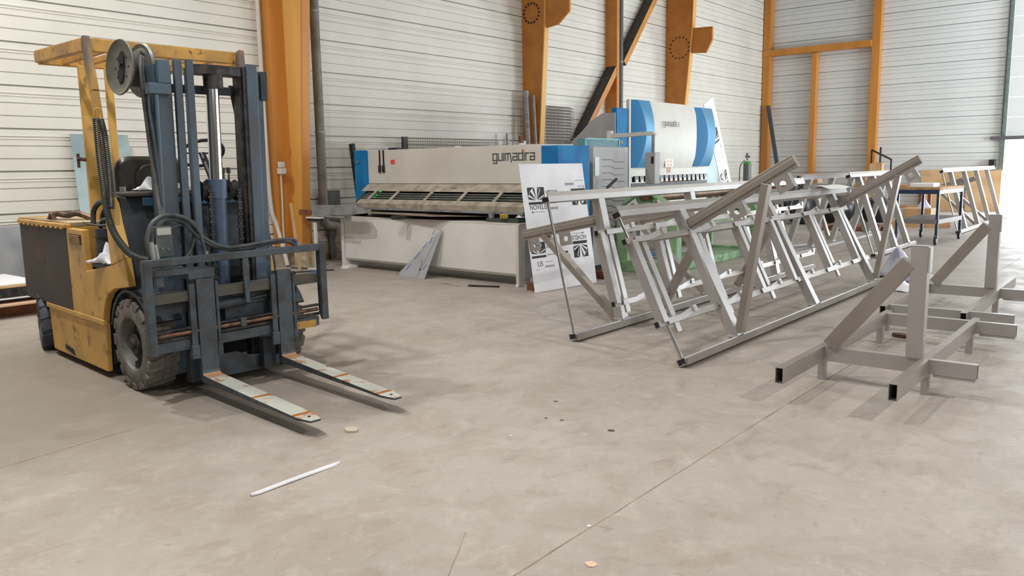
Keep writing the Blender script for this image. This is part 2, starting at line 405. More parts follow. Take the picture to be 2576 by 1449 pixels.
def clad_profile(z0, z1, mod, phase):
    # trapezoid-free liner trays: one deep joint, two fine grooves and a small triple rib per module
    pts = [(0.0, z0)]; k = math.floor((z0 - phase) / mod) - 1
    while phase + k * mod < z1 + mod:
        b = phase + k * mod
        for (f, dp, hh) in ((0.0, 0.06, 0.011), (0.30, 0.022, 0.007), (0.60, 0.022, 0.007), (0.765, -0.008, 0.008), (0.80, 0.008, 0.007), (0.835, -0.008, 0.008)):
            z = b + f * mod
            if z - hh > z0 and z + hh < z1:
                pts += [(0, z - hh), (dp, z - hh * (.8 if dp > 0 else .35)), (dp, z + hh * (.8 if dp > 0 else .35)), (0, z + hh)]
        k += 1
    pts.append((0.0, z1)); return pts


def clad(name, mt, a, b, z0, z1, mod, phase, inward):
    mb = MB(); a = V(*a); b = V(*b); inn = V(*inward); prof = clad_profile(z0, z1, mod, phase); last = None
    for d, z in prof:
        q = [mb.bm.verts.new((p.x - inn.x * d, p.y - inn.y * d, z)) for p in (a, b)]
        if last: mb.bm.faces.new((last[0], last[1], q[1], q[0]))
        last = q
    # sandwich panel back face gives the wall a thickness
    q0 = [mb.bm.verts.new((p.x - inn.x * .12, p.y - inn.y * .12, z0)) for p in (a, b)]; q1 = [mb.bm.verts.new((p.x - inn.x * .12, p.y - inn.y * .12, z1)) for p in (a, b)]
    mb.bm.faces.new((q0[0], q0[1], q1[1], q1[0])); mb.bm.verts.ensure_lookup_table()
    mb.bm.faces.new((last[0], last[1], q1[1], q1[0]))
    return struct(mb.done(name, mt))


wl = clad('wall_left', CLADW, (XL, -7), (XL, YB), 0.28, 8.2, 0.522, -0.023, (1, 0))
clad('wall_back', CLADC, (XL, YB), (-4.02, YB), 0.0, 8.2, 0.536, 0.096, (0, -1))
struct(MB().box(XL - .12, XL + 0.03, -7, YB, 0, 0.28).done('baseboard_left', CONC))
ROOFM = mat('roof_deck', srgb(120, 118, 112), .7, 0, srgb(104, 102, 98), 2)
struct(MB().box(9, 9.15, -7, YB, 0, 8.2).done('wall_right', ROOFM))
struct(MB().box(-12.5, 9.15, -7.15, -7, 0, 8.2).done('wall_front', ROOFM))
struct(MB().box(-12.5, 9.15, -7.15, YB + .1, 8.25, 8.4).done('ceiling', ROOFM))
# wall over the open door: sectional door panels raised above the opening
dr = MB()
for k in range(11):
    z = 2.14 + k * 0.56
    dr.box(-3.98, 1.2, YB + .02, YB + .07, z + .008, z + .552)
dr = dr.done('door_1', CLADC, bev=0.004); struct(dr)
struct(MB().box(1.2, 9, YB, YB + .12, 0, 8.2).done('wall_back_side', CLADC))
tr = MB().box(-4.1, -3.98, YB - .10, YB - .0, 0, 8.1); tr.box(-4.06, -4.0, YB - .16, YB - .1, 2.2, 8.1)
struct(tr.done('door_track', GREEND, bev=.004))
struct(MB().box(-4.35, 1.3, YB - .12, YB + 0.0, 2.06, 2.16).done('trim_2', mat('rubber_seal', srgb(92, 88, 92), .7)))
st = MB().box(-4.34, -4.18, YB - .2, YB - .01, 1.08, 1.5).done('control_box', BLACKP, bev=.02); tag(st, 'black control box on the cladding beside the bright door opening', 'switch box')


# columns ----------------------------------------------------------
def column(name, label, y, th, poly, mt, bolts=None, corbel=None, mt2=None):
    o = thing(name, label, 'column', (XL, y, 0), 0, None, 'structure')
    MB().prism([(x - XL, z) for x, z in poly], 'y', 0, th).done('shaft', mt, o, bev=.006)
    # inner edge strip; lit look of the portal flanges put into a paler colour
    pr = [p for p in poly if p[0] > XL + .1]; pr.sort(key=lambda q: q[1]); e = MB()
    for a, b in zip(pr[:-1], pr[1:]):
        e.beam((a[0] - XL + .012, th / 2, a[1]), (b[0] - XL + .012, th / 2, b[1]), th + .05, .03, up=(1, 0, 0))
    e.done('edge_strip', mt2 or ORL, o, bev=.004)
    if corbel: MB().prism([(x - XL, z) for x, z in corbel], 'y', .02, th - .02).done('corbel', mt, o, bev=.004)
    if bolts:
        b = MB()
        for k in range(16):
            a = 2 * math.pi * k / 16; b.cyl((bolts[0] - XL + math.cos(a) * bolts[2], -.016, bolts[1] + math.sin(a) * bolts[2]), (bolts[0] - XL + math.cos(a) * bolts[2], .0, bolts[1] + math.sin(a) * bolts[2]), .022, 8)
        b.done('bolt_ring', STEEL, o)
    return o


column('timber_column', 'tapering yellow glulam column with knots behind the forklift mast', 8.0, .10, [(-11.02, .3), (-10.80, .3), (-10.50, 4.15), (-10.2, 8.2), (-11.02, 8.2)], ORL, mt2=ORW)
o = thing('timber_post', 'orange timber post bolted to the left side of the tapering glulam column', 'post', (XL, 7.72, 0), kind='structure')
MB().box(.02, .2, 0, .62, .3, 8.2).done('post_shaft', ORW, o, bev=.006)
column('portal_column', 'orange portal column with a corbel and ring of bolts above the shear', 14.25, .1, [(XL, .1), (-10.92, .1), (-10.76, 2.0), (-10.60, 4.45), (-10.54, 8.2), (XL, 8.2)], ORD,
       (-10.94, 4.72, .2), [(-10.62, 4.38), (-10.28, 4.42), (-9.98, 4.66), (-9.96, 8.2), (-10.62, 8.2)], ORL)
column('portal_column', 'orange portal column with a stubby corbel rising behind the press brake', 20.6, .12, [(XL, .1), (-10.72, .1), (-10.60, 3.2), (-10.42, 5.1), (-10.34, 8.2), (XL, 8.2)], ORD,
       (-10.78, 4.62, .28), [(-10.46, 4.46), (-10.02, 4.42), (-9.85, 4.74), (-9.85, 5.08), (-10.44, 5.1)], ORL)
o = thing('wall_post', 'plain orange wall post between the two corbelled columns', 'post', (XL, 17.45, 0), kind='structure')
MB().box(0, .33, .1, .22, .2, 8.2).done('post_shaft', ORD, o, bev=.005)
br = MB().beam((-11.02, 15.3, 1.2), (-11.02, 17.6, 3.85), .16, .28, up=(1, 0, 0)).done('diagonal_brace', ORW, bev=.005, mats=[STEEL], pick=lambda f: 1 if f.normal.y < -.4 else 0)
tag(br, 'lower diagonal timber brace rising from behind the mesh stack to the wall post', 'brace', kind='structure')
br = MB().beam((-11.02, 17.95, 4.0), (-11.02, 21.5, 8.1), .16, .28, up=(1, 0, 0)).done('diagonal_brace', ORW, bev=.005, mats=[STEEL], pick=lambda f: 1 if f.normal.y < -.4 else 0)
tag(br, 'upper diagonal timber brace climbing right from the dark downpipe', 'brace', kind='structure')
o = thing('corner_post', 'orange post in the far corner of the hall', 'post', (XL, YB - .3, 0), kind='structure')
MB().box(.02, .26, .0, .28, 0, 8.2).done('post_shaft', ORW, o, bev=.006)
# framing on the back wall
for (x0, x1, z0, z1, lab) in ((-7.72, -7.48, 0, 8.2, 'tall orange post on the back wall right of the framed bay'), (-9.56, -9.4, 0, 5.0, 'short orange post on the back wall under the crossbeam')):
    tag(MB().box(x0, x1, YB - .26, YB - .02, z0, z1).done('wall_post', ORW, bev=.006), lab, 'post', kind='structure')
tag(MB().box(-11.2, -7.72, YB - .34, YB - .1, 5.02, 5.22).done('crossbeam', ORW, bev=.006), 'orange horizontal beam across the framed bay of the back wall', 'beam', kind='structure')

# pipes on the left wall -------------------------------------------
def downpipe(name, label, x, y, r, mt, z1, ball):
    o = thing(name, label, 'pipe', (x, y, 0))
    MB().cyl((0, 0, ball), (0, 0, z1), r, 20).done('pipe', mt, o, smooth=True)
    b = MB()
    for z in (2.1, 4.0, 6.0): b.cyl((0, 0, z), (0, 0, z + .03), r + .008, 20)
    b.done('clamp', GALV, o, smooth=True)
    return o
o = downpipe('downpipe', 'dark grey plastic downpipe with a swan-neck elbow beside the yellow column', -10.95, 8.56, .075, PIPE, 8.2, .8)
MB().path([(0, 0, .82), (0, 0, .66), (.02, .1, .58), (.06, .22, .55), (.07, .26, .45), (.07, .26, .36)], .08, 16, 5).done('elbow', PIPE, o, smooth=True)
b = MB().cyl((.07, .26, 0.0), (.07, .26, .38), .09, 18); b.cyl((.07, .26, .3), (.07, .26, .36), .1, 18); b.cyl((.07, .26, .14), (.07, .26, .16), .1, 18); b.done('socket', PIPE, o, smooth=True)
downpipe('downpipe', 'blackish downpipe running down beside the plain orange wall post', -10.92, 17.78, .075, mat('pipe_dark', srgb(78, 86, 92), .45), 8.2, 0)
tag(MB().path([(-11.1, 7.62, 8.2), (-11.1, 7.62, 3), (-11.1, 7.63, 1.6), (-11.1, 7.66, .9), (-11.05, 7.72, .6), (-10.82, 7.70, .02)], .034, 12, 5).done('conduit', PIPEL, smooth=True),
    'long pale plastic conduit kinking outward near the floor left of the yellow column', 'pipe')
o = thing('junction_box', 'grey junction box with a thin conduit on the side of the orange post', 'junction box', (-10.92, 7.74, 1.45))
MB().box(-.03, .05, -.03, .05, .1, .19).box(-.04, .07, -.04, .06, 0, .09).done('box_body', PIPEL, o, bev=.006)
MB().path([(0, -.0, 0), (0, -.0, -.4), (0, -.01, -.8), (0, 0, -1.15)], .013, 8, 3).done('conduit', PIPEL, o, smooth=True)
def lump(name, label, loc, sx, sy, sz, mt, cat, seed=1, jit=.08):
    bm = bmesh.new(); bmesh.ops.create_cube(bm, size=1.0); bmesh.ops.subdivide_edges(bm, edges=bm.edges, cuts=3, use_grid_fill=True)
    r = random.Random(seed)
    for v in bm.verts:
        v.co = Vector((v.co.x * (1 + r.uniform(-jit, jit)), v.co.y * (1 + r.uniform(-jit, jit)), v.co.z * (1 + r.uniform(-jit * .6, jit * .6)) if v.co.z > -.49 else v.co.z))
        v.co = Vector((v.co.x * sx, v.co.y * sy, (v.co.z + .5) * sz))
    me = bpy.data.meshes.new(name); bm.to_mesh(me); bm.free(); me.materials.append(mt)
    o = bpy.data.objects.new(name, me); o.location = loc; C.objects.link(o); return tag(o, label, cat)
lump('concrete_footing', 'rough concrete footing block left of the pale conduit at the foot of the orange post', (-10.99, 7.3, 0), .26, .26, .3, CONC, 'concrete block', 3)
lump('concrete_footing', 'rough cream concrete footing block under the tapering yellow column', (-10.5, 7.85, 0), .3, .26, .27, CONC, 'concrete block', 5)
o = thing('plywood_strip', 'pale wooden slat leaning against the foot of the yellow column', 'wood slat', (-10.3, 7.5, 0))
MB().beam((.06, .0, .01), (-.0, -.05, 1.02), .06, .012, up=(0, 1, 0)).done('slat', CARD, o)
tag(MB().box(-11.14, -11.08, 8.7, 9.02, .6, 1.16).box(-11.14, -11.08, 8.76, 9.12, .0, .6).done('dark_plate', mat('dark_plate', srgb(84, 82, 76), .6, 0, srgb(70, 66, 60), 6), bev=.003), 'dark steel plate standing on the floor behind the elbow of the downpipe', 'plate')
# roller stand beside the shear
o = thing('roller_stand', 'small white T-shaped roller stand between the column and the shear', 'stand', (-10.1, 7.72, 0))
MB().box(-.02, .02, -.02, .02, .02, .72).done('post', WHT, o, bev=.003)
MB().box(-.18, .16, -.05, .05, .0, .02).done('base', WHT, o, bev=.003)
MB().cyl((-.17, 0, .76), (.17, 0, .76), .025, 12).done('roller', BLACKP, o, smooth=True)
MB().box(-.17, .17, -.04, .04, .78, .80).done('rest', WHT, o, bev=.003)
lump('blue_bucket', 'small bright blue plastic item lying behind the right end of the fork carriage', (-9.05, 6.9, 0), .13, .12, .13, BLUEP, 'container', 8, .02)
# bars, mesh and scrap along the wall behind the shear
o = thing('round_bar', 'tall grey metal bar standing in front of the first corbelled column', 'bar', (-10.95, 14.02, 0))
MB().cyl((.12, 0, .02), (0, 0.02, 3.1), .06, 12).done('bar', GALV, o, smooth=True)
o = thing('round_bar', 'slimmer grey bar leaning right behind the tall grey bar', 'bar', (-10.8, 14.1, 0))
MB().cyl((.1, .05, .02), (.0, -.0, 3.0), .03, 10).done('bar', GALV, o, smooth=True)
for q_, (yy, h, lab, mt) in enumerate(((13.4, 2.2, 'short round grey bar poking up behind the shear beam', GALV), (13.72, 2.15, 'short dark wooden post between two pale slats behind the shear', WOODD), (13.66, 2.02, 'short white slat crossing in front of the dark post behind the shear', WHT), (13.85, 2.05, 'short white upright slat nearest the tall grey bar behind the shear', WHT))):
    tag(MB().beam((-10.82 + .09 * (q_ % 2), yy - .03, .02), (-10.98 + .09 * (q_ % 2), yy + .03, h), .07, .04).done('offcut_bar', mt, bev=.004), lab, 'bar')
MESHM = mat('mesh_wire', srgb(136, 130, 124), .5, .2)
def wiremesh(name, label, x, y0, y1, z0, z1, ny, nz, r=.005, border=True, mt=MESHM):
    o = thing(name, label, 'wire mesh', (x, y0, 0)); a = MB()
    for k in range(ny + 1):
        y = (y1 - y0) * k / ny; a.cyl((.0, y, z0), (.0, y, z1), r, 4, cap=False)
    for k in range(nz + 1):
        z = z0 + (z1 - z0) * k / nz; a.cyl((.008, 0, z), (.008, y1 - y0, z), r * 1.3, 4, cap=False)
    w_ = a.done('wires', mt, o); w_['label'] = 'crossed wires'
    if border: MB().box(-.02, .03, -.12, .0, z0, z1 + .02).done('edge_bar', STEEL, o)
    return o
wiremesh('wire_mesh', 'rusty wire mesh panel standing behind the shear with a dark edge bar', -11.05, 10.6, 13.2, .02, 2.06, 44, 34)
for k, lab in enumerate(('front sheet of the wire mesh stack right of the first corbelled column', 'middle sheet of the wire mesh stack by the diagonal brace', 'rear sheet of the wire mesh stack against the cladding')):
    wiremesh('wire_mesh', lab, -10.98 - .05 * k, 14.86 + .03 * k, 15.84, .02, 2.8 + .02 * k, 8, 42, .005, False)
tag(MB().beam((-10.9, 9.4, .02), (-11.05, 9.3, 1.94), .09, .06, up=(0, 1, 0)).done('dark_bar', STEEL), 'dark bar standing behind the left blue end of the shear', 'bar')
tag(MB().box(-10.9, -10.7, 10.0, 10.25, .0, 1.87).done('dark_bar', STEEL), 'short dark upright just peeping over the shear beam', 'bar')

# ------------------------------------------------------------------ forklift
FK = thing('forklift', 'old yellow and blue-grey forklift truck with lowered forks', 'forklift', (-5.441, 2.605, 0), R(-5.5))
def yz(poly, lo, hi): return MB().prism(poly, 'y', lo, hi)
W = 1.2
# rear body and battery box
MB().box(-2.41, -1.2, .035, W - .03, .42, 1.10).done('battery_box', YELD, FK, bev=.01)
b = MB().box(-2.42, -1.2, -.0, .035, .44, 1.085)
b.done('battery_cover', BLK, FK, bev=.008)
MB().prism([(-2.02, 1.07), (-1.86, 1.07), (-1.84, .90), (-1.79, .84), (-1.79, .76), (-1.98, .78), (-1.99, .88)], 'y', -.0015, .0).prism([(-2.0, .80), (-1.82, .78), (-1.82, .765), (-2.0, .785)], 'y', -.003, -.0015).done('worn_patch', mat('worn_rust', srgb(96, 70, 56), .8, 0, srgb(74, 62, 56), 9, .4, .6), FK)
b = MB().box(-2.43, -1.17, -.015, .03, 1.09, 1.12).box(-2.44, -2.40, 0, W, 1.09, 1.135).box(-2.43, -1.17, W - .03, W + .01, 1.09, 1.135)
for k in range(10): b.box(-2.38 + k * .12, -2.33 + k * .12, -.02, .01, 1.078, 1.092)
lid = b.done('lid_rim', YELD, FK, bev=.006)
MB().box(-2.4, -1.2, .025, W - .03, 1.10, 1.128).done('lid_top', mat('dusty_top', srgb(176, 160, 128), .7, 0, srgb(120, 88, 62), 4, .5, .62), FK)
b = MB().path([(-2.0, .12, 1.12), (-1.95, .16, 1.17), (-1.8, .2, 1.16), (-1.6, .22, 1.18), (-1.45, .3, 1.13)], .025, 8).path([(-1.9, .1, 1.12), (-1.85, .1, 1.18), (-1.8, .1, 1.12)], .02, 8)
b.done('lid_strap', RUST, FK, smooth=True)
# yellow side panel with notch
side_poly = [(-1.2, .42), (-.57, .42), (-.545, .50), (-.50, .58), (-.42, .65), (-.3, .70), (-.1, .725), (-.02, .74), (-.06, .93), (-.31, .865), (-.83, .785), (-.84, 1.09), (-1.2, 1.09)]
for v0, nm in ((0, 'near side panel'), (1.04, 'far side panel')):
    yz(side_poly, v0, v0 + .05).done('side_panel', YEL, FK, bev=.006)
# A-pillar foot panel
foot = [(-.31, .865), (-.06, .93), (-.16, 1.16), (-.2, 1.30), (-.27, 1.36), (-.36, 1.37), (-.33, 1.1)]
for v0 in (-.003, 1.03): yz(foot, v0, v0 + .055).done('pillar_foot', YEL, FK, bev=.006)
b = MB().box(-1.13, -.88, -.008, .0, .975, 1.05)
vent = b.done('vent', STEEL, FK)
b = MB()
for k in range(5): b.box(-1.12, -.89, -.014, -.006, .983 + k * .0135, .989 + k * .0135)
b.done('slat', YELD, vent)
# interior behind the notch
MB().box(-1.19, -.2, .09, W - .09, .30, .80).done('inner_chassis', DARK, FK)
MB().box(-1.19, -.35, .5, W - .06, .8, 1.1).done('seat_deck', BLUD, FK, bev=.01)
mt_ = MB().cyl((-.68, .13, .86), (-.68, .13, 1.10), .09, 20); mt_.cyl((-.68, .13, .9), (-.68, .13, .915), .098, 20); mt_.cyl((-.68, .13, 1.04), (-.68, .13, 1.055), .098, 20)
mt_.done('pump_motor', BLUD, FK, smooth=True)
MB().path([(-.95, .12, 1.11), (-.95, .13, 1.22), (-.85, .15, 1.29), (-.7, .17, 1.27), (-.62, .17, 1.15), (-.6, .17, 1.08)], .02, 8).path([(-.9, .17, 1.1), (-.9, .18, 1.2), (-.78, .2, 1.26), (-.62, .22, 1.2), (-.58, .2, 1.08)], .02, 8).path([(-.75, .1, 1.1), (-.7, .1, 1.16), (-.55, .12, 1.17), (-.45, .14, 1.1)], .014, 8).path([(-1.1, .1, 1.13), (-.9, .1, 1.12), (-.6, .08, 1.13), (-.35, .1, 1.16)], .008, 6).done('motor_cables', HOSE, FK, smooth=True)
# lower skirt
yz([(-1.86, .42), (-1.82, .05), (-.60, .05), (-.565, .42)], .012, .05).done('lower_skirt', YEL, FK, bev=.008)
MB().box(-1.87, -.56, -.004, .03, .405, .445).done('skirt_lip', YEL, FK, bev=.006)
yz([(-1.86, .42), (-1.82, .06), (-.60, .06), (-.565, .42)], W - .05, W - .01).done('lower_skirt', YEL, FK, bev=.008)
MB().box(-1.84, -.6, .06, W - .06, .1, .42).done('chassis', DARK, FK)
MB().prism([(-1.50, .135), (-1.32, .115), (-1.29, .07), (-1.50, .10)], 'y', .006, .014).done('jack_slot', DARK, FK)
MB().box(-2.40, -1.86, .25, W - .25, .1, .42).done('counterweight', YELD, FK, bev=.02)
# front wheels
def tyre(r, wd, mt, parent, o, ax, lugs=18, name='tire'):
    ax = Vector(ax); o = Vector(o); h = wd / 2
    prof = [(-h, r * .60), (-h, r * .66), (-h * 1.0, r * .86), (-h * .86, r * .95), (h * .86, r * .95), (h, r * .86), (h, r * .60)]
    mb = MB().lathe(prof, o, ax, 48); e1 = ax.orthogonal().normalized(); e2 = ax.cross(e1)
    for k in range(lugs):
        for sd in (-1, 1):
            a = 2 * math.pi * (k + (.5 if sd > 0 else 0)) / lugs; da = 2 * math.pi / lugs * .34
            pts = []
            for (hh, rr) in ((sd * h * 1.03, r * .84), (sd * h * 1.0, r * .985), (sd * h * .0, r), (sd * h * .0, r * .93)):
                for s_ in (-1, 1):
                    aa = a + s_ * da + (0 if abs(hh) > .01 else .09 * sd)
                    pts.append(o + ax * hh + (e1 * math.cos(aa) + e2 * math.sin(aa)) * rr)
            vs = [mb.bm.verts.new(p) for p in pts]
            A = [vs[i] for i in (0, 2, 4, 6)]; B = [vs[i] for i in (1, 3, 5, 7)]
            mb.bm.faces.new(A); mb.bm.faces.new(B[::-1])
            for i in range(4): mb.bm.faces.new((A[i], B[i], B[(i + 1) % 4], A[(i + 1) % 4]))
    t = mb.done(name, mt, parent, bev=.006, smooth=True)
    return t
def wheel(nm, o, ax, r, wd, tm, lugs):
    t = tyre(r, wd, tm, FK, o, ax, lugs, nm); o = Vector(o); ax = Vector(ax); h = wd / 2
    rim = MB().lathe([(-h * .9, r * .62), (-h * .98, r * .60), (-h * .95, r * .57), (-h * .5, r * .52), (-h * .05, r * .49), (0, r * .3), (h * .1, r * .3), (h * .1, r * .5), (h * .9, r * .62)], o, -ax if False else ax, 36)
    rim.done('rim', RIM, t, smooth=True)
    hb = MB().cyl(o, o - ax * h * .8, r * .26, 20, r * .22).cyl(o - ax * h * .8, o - ax * h * 1.0, r * .14, 16, r * .1)
    e1 = ax.orthogonal().normalized(); e2 = ax.cross(e1)
    for k in range(6):
        a = k * math.pi / 3; c = o + (e1 * math.cos(a) + e2 * math.sin(a)) * r * .3
        hb.cyl(c, c - ax * h * .45, r * .05, 8)
    hb.done('hub', HUBM, t, smooth=True)
    return t
wheel('front_wheel', (-.10, .115, .325), (0, 1, 0), .325, .21, RUB, 16)
wheel('front_wheel', (-.10, W - .115, .325), (0, -1, 0), .325, .21, RUB, 16)
a_ = R(12)
wheel('rear_wheel', (-2.13, .10, .25), (math.sin(a_), math.cos(a_), 0), .25, .19, RUBB, 14)
wheel('rear_wheel', (-2.13, W - .16, .25), (math.sin(a_), -math.cos(a_), 0), .25, .19, RUBB, 14)
# fenders
for v0 in (.02, W - .24):
    f = MB(); last = None
    for k in range(11):
        a = R(165 - k * 13.5); c = math.cos(a); s_ = math.sin(a); q = [f.bm.verts.new((-.10 + c * rr, v, .325 + s_ * rr)) for rr, v in ((.385, v0), (.385, v0 + .22), (.365, v0 + .22), (.365, v0))]
        if last:
            for i in range(4): f.bm.faces.new((last[i], last[(i + 1) % 4], q[(i + 1) % 4], q[i]))
        last = q
    f.done('fender', BLUD, FK, smooth=True)
MB().box(-.38, .1, .24, W - .24, .18, .55).done('axle_housing', DARK, FK)
# cowl / dashboard
yz([(-.08, .60), (-.08, .80), (-.12, .95), (-.2, 1.22), (-.22, 1.335), (-.5, 1.36), (-.5, .72)], .06, W - .06).done('front_cowl', BLUD, FK, bev=.01)
MB().box(-.52, -.18, .10, W - .1, 1.338, 1.37).done('dashboard', mat('dash_top', srgb(104, 94, 90), .6, 0, srgb(86, 80, 78), 8), FK, bev=.01)
MB().box(-.2, -.17, .2, W - .2, 1.27, 1.33).done('dash_stripe', mat('dash_blue', srgb(60, 92, 118), .5), FK, bev=.004)
# steering
st = MB(); ring = []
for k in range(25):
    a = 2 * math.pi * k / 24; ring.append((-.56 + math.cos(a) * .13 * math.sin(R(50)), .83 + math.sin(a) * .17, 1.645 + math.cos(a) * .13 * .75))
st.path(ring, .013, 8, 0); st.beam((-.56, .68, 1.645), (-.56, .98, 1.645), .02, .012); st.done('steering_wheel', BLACKP, FK, smooth=True)
MB().cyl((-.56, .83, 1.64), (-.36, .83, 1.36), .025, 10).done('steering_column', BLACKP, FK, smooth=True)
b = MB()
for k in range(3): b.path([(-.35, .86 + k * .04, 1.36), (-.37, .86 + k * .04, 1.45), (-.4, .87 + k * .045, 1.5)], .008, 6); b.cyl((-.4, .865 + k * .045, 1.49), (-.405, .87 + k * .045, 1.53), .018, 8)
b.done('lever', SEAT, FK, smooth=True)
# seat
bk = MB()
def rrect(cx, cz, w_, h_, r_, n=6):
    P = []
    for (sx, sz, a0) in ((1, 1, 0), (-1, 1, 90), (-1, -1, 180), (1, -1, 270)):
        for k in range(n + 1):
            a = R(a0 + 90 * k / n); P.append((cx + sx * (w_ / 2 - r_) + math.cos(a) * r_, cz + sz * (h_ / 2 - r_) + math.sin(a) * r_))
    return P
bk.prism(rrect(.56, 1.41, .54, .44, .12), 'x', -.98, -.88)
bk = bk.done('seat_back', SEAT, FK, bev=.03, smooth=True)
MB().prism(rrect(.56, 1.40, .26, .34, .10), 'x', -.885, -.855).done('cushion', SEAT, bk, bev=.015, smooth=True)
MB().box(-.95, -.45, .33, .80, 1.11, 1.24).done('seat_base', SEAT, FK, bev=.04, smooth=True)
MB().cyl((-.80, .30, 1.20), (-.80, .30, 1.40), .022, 10).done('armrest_post', GALV, FK, smooth=True)
# overhead guard
GZ = 2.385
b = MB()
fr, rr = -.52, -1.46
for q0, q1 in (((fr, .03, GZ), (rr, .0, GZ + .01)), ((fr - .06, W - .0, GZ), (rr - .02, W, GZ))): MB().beam(q0, q1, .06, .09).done('guard_side_rail', YELD, FK, bev=.005)
for q0, q1 in (((fr, .02, GZ), (fr - .04, W + .02, GZ)), ((rr, 0, GZ), (rr - .02, W, GZ))): MB().beam(q0, q1, .06, .09).done('guard_cross_rail', YELD, FK, bev=.005)
for k in range(6):
    v = .18 + k * .165; MB().beam((fr - .03, v, GZ - .012), (rr + .02, v, GZ - .012), .035, .045).done('guard_bar', YELD, FK, bev=.003)
PIL = mat('pillar_worn', srgb(186, 144, 78), .5, .1, srgb(104, 90, 82), 6, .42, .58, 0, 30, (1, 1, .3))
for v0, v1 in ((.028, .028), (W - .03, 1.06)):
    MB().beam((fr, v0, GZ + .05), (-.42, (v0 * 2 + v1) / 3, 2.06), .045, .075, up=(1, 0, 0)).beam((-.42, (v0 * 2 + v1) / 3, 2.06), (-.25, v1, 1.20), .045, .065, up=(1, 0, 0)).done('front_pillar', PIL, FK, bev=.005)
MB().box(-1.43, -1.37, .26, .35, 1.12, 2.34).box(-1.37, -1.35, .25, .36, 1.12, 2.34).done('rear_post', YEL, FK, bev=.005)
MB().box(-1.42, -1.38, .455, .51, 1.12, 2.34).done('rear_post', YEL, FK, bev=.005)
MB().cyl((-1.38, .27, 1.61), (-1.4, .19, 1.62), .015, 8).cyl((-1.4, .2, 1.55), (-1.4, .2, 1.66), .012, 6).done('hook', RUST, FK)
# ---- mast (leans forward a touch)
TL = math.tan(R(1.4))
def mu(u, z): return u + z * TL
def upright(mb, u0, u1, v0, v1, z0, z1):
    mb.hexa([(mu(u0, z0), v0, z0), (mu(u1, z0), v0, z0), (mu(u1, z0), v1, z0), (mu(u0, z0), v1, z0), (mu(u0, z1), v0, z1), (mu(u1, z1), v0, z1), (mu(u1, z1), v1, z1), (mu(u0, z1), v1, z1)])
for (ov0, ov1, mv0, mv1, iv0, iv1, wv0, wv1) in ((.185, .30, .312, .362, .385, .432, .42, .432), (.905, .957, .893, .903, .812, .89, .878, .89)):
    b = MB(); w0 = ov0 if ov0 < .6 else ov1 - .014; upright(b, .0, .14, w0, w0 + .014, .12, 2.2); upright(b, .13, .15, ov0, ov1, .12, 2.2); upright(b, .0, .02, ov0, ov1, .12, 2.2)
    b.done('outer_channel', BLU, FK, bev=.003)
    b = MB(); upright(b, .145, .18, mv0, mv1, .16, 2.235)
    b.done('middle_channel', BLU, FK, bev=.004)
    b = MB(); upright(b, .17, .2, iv0, iv1, .16, 2.24); upright(b, .07, .17, wv0, wv1, .16, 2.2)
    b.done('inner_channel', BLU, FK, bev=.004)
b = MB(); upright(b, .08, .17, .765, .785, .16, 2.2); upright(b, .15, .19, .785, .81, .16, 2.22); b.done('roller_track', STEEL, FK)
b = MB(); upright(b, .155, .2, .195, .275, 2.075, 2.225); upright(b, .13, .2, .13, .275, 2.005, 2.075); b.done('reel_bracket', BLU, FK, bev=.006)
b = MB(); upright(b, .10, .17, .93, .985, 2.0, 2.2); b.done('top_block', BLUD, FK, bev=.006)
MB().prism([(.14, .43), (.235, .43), (.265, .50), (.27, .58), (.26, .68), (.235, .78), (.14, .80)], 'z', 2.15, 2.215).done('top_crosshead', STEEL, FK, bev=.004)
b = MB(); upright(b, .05, .07, .3, .9, 2.03, 2.085); b.prism([(.74, 2.1), (.80, 2.1), (.80, 1.74)], 'x', .11, .12); b.done('upper_crossmember', BLUD, FK)
MB().cyl((mu(.17, 2.13), .577, 2.06), (mu(.17, 2.1), .577, 2.15), .065, 20).done('rod_head', STEEL, FK, smooth=True)
MB().cyl((mu(.15, 1.35), .570, 1.35), (mu(.15, 2.1), .577, 2.1), .044, 28).done('piston_rod', CHROME, FK, smooth=True)
MB().cyl((mu(.15, .3), .565, .3), (mu(.15, 1.44), .57, 1.44), .062, 28).cyl((mu(.15, 1.32), .57, 1.32), (mu(.15, 1.45), .57, 1.45), .07, 28).done('lift_cylinder', mat('cyl_blue', srgb(74, 92, 118), .4, .1, srgb(64, 74, 92), 5), FK, smooth=True)
for v in (.475, .685):
    MB().lathe([(-.025, .02), (-.025, .075), (-.015, .06), (.015, .06), (.025, .075), (.025, .02)], (mu(.14, 1.37), v, 1.37), (0, 1, 0), 24).done('chain_pulley', DARK, FK, smooth=True)
    c_ = MB()
    for k in range(44):
        z = .44 + k * .0215; wv = .017 if k % 2 else .011
        c_.box(mu(.195, z), mu(.215, z), v + .02 - wv, v + .02 + wv, z, z + .018)
    ch = c_.done('lift_chain', STEEL, FK); ch['label'] = 'roller chain'
MB().box(.02, .08, .33, .87, .3, .75).box(.0, .06, .33, .44, .75, 1.30).done('mast_backplate', DARK, FK)
MB().cyl((mu(.2, 1.2), .17, 1.2), (mu(.2, 2.0), .175, 2.0), .012, 8).path([(.13, .176, 2.0), (.15, .165, 1.9), (.17, .17, 1.75), (.175, .175, 1.6), (.17, .18, 1.2), (.17, .18, .95)], .011, 8).path([(.13, .19, 1.95), (.16, .19, 1.6), (.16, .2, .95)], .011, 8).done('mast_pipe', BLU, FK, smooth=True)
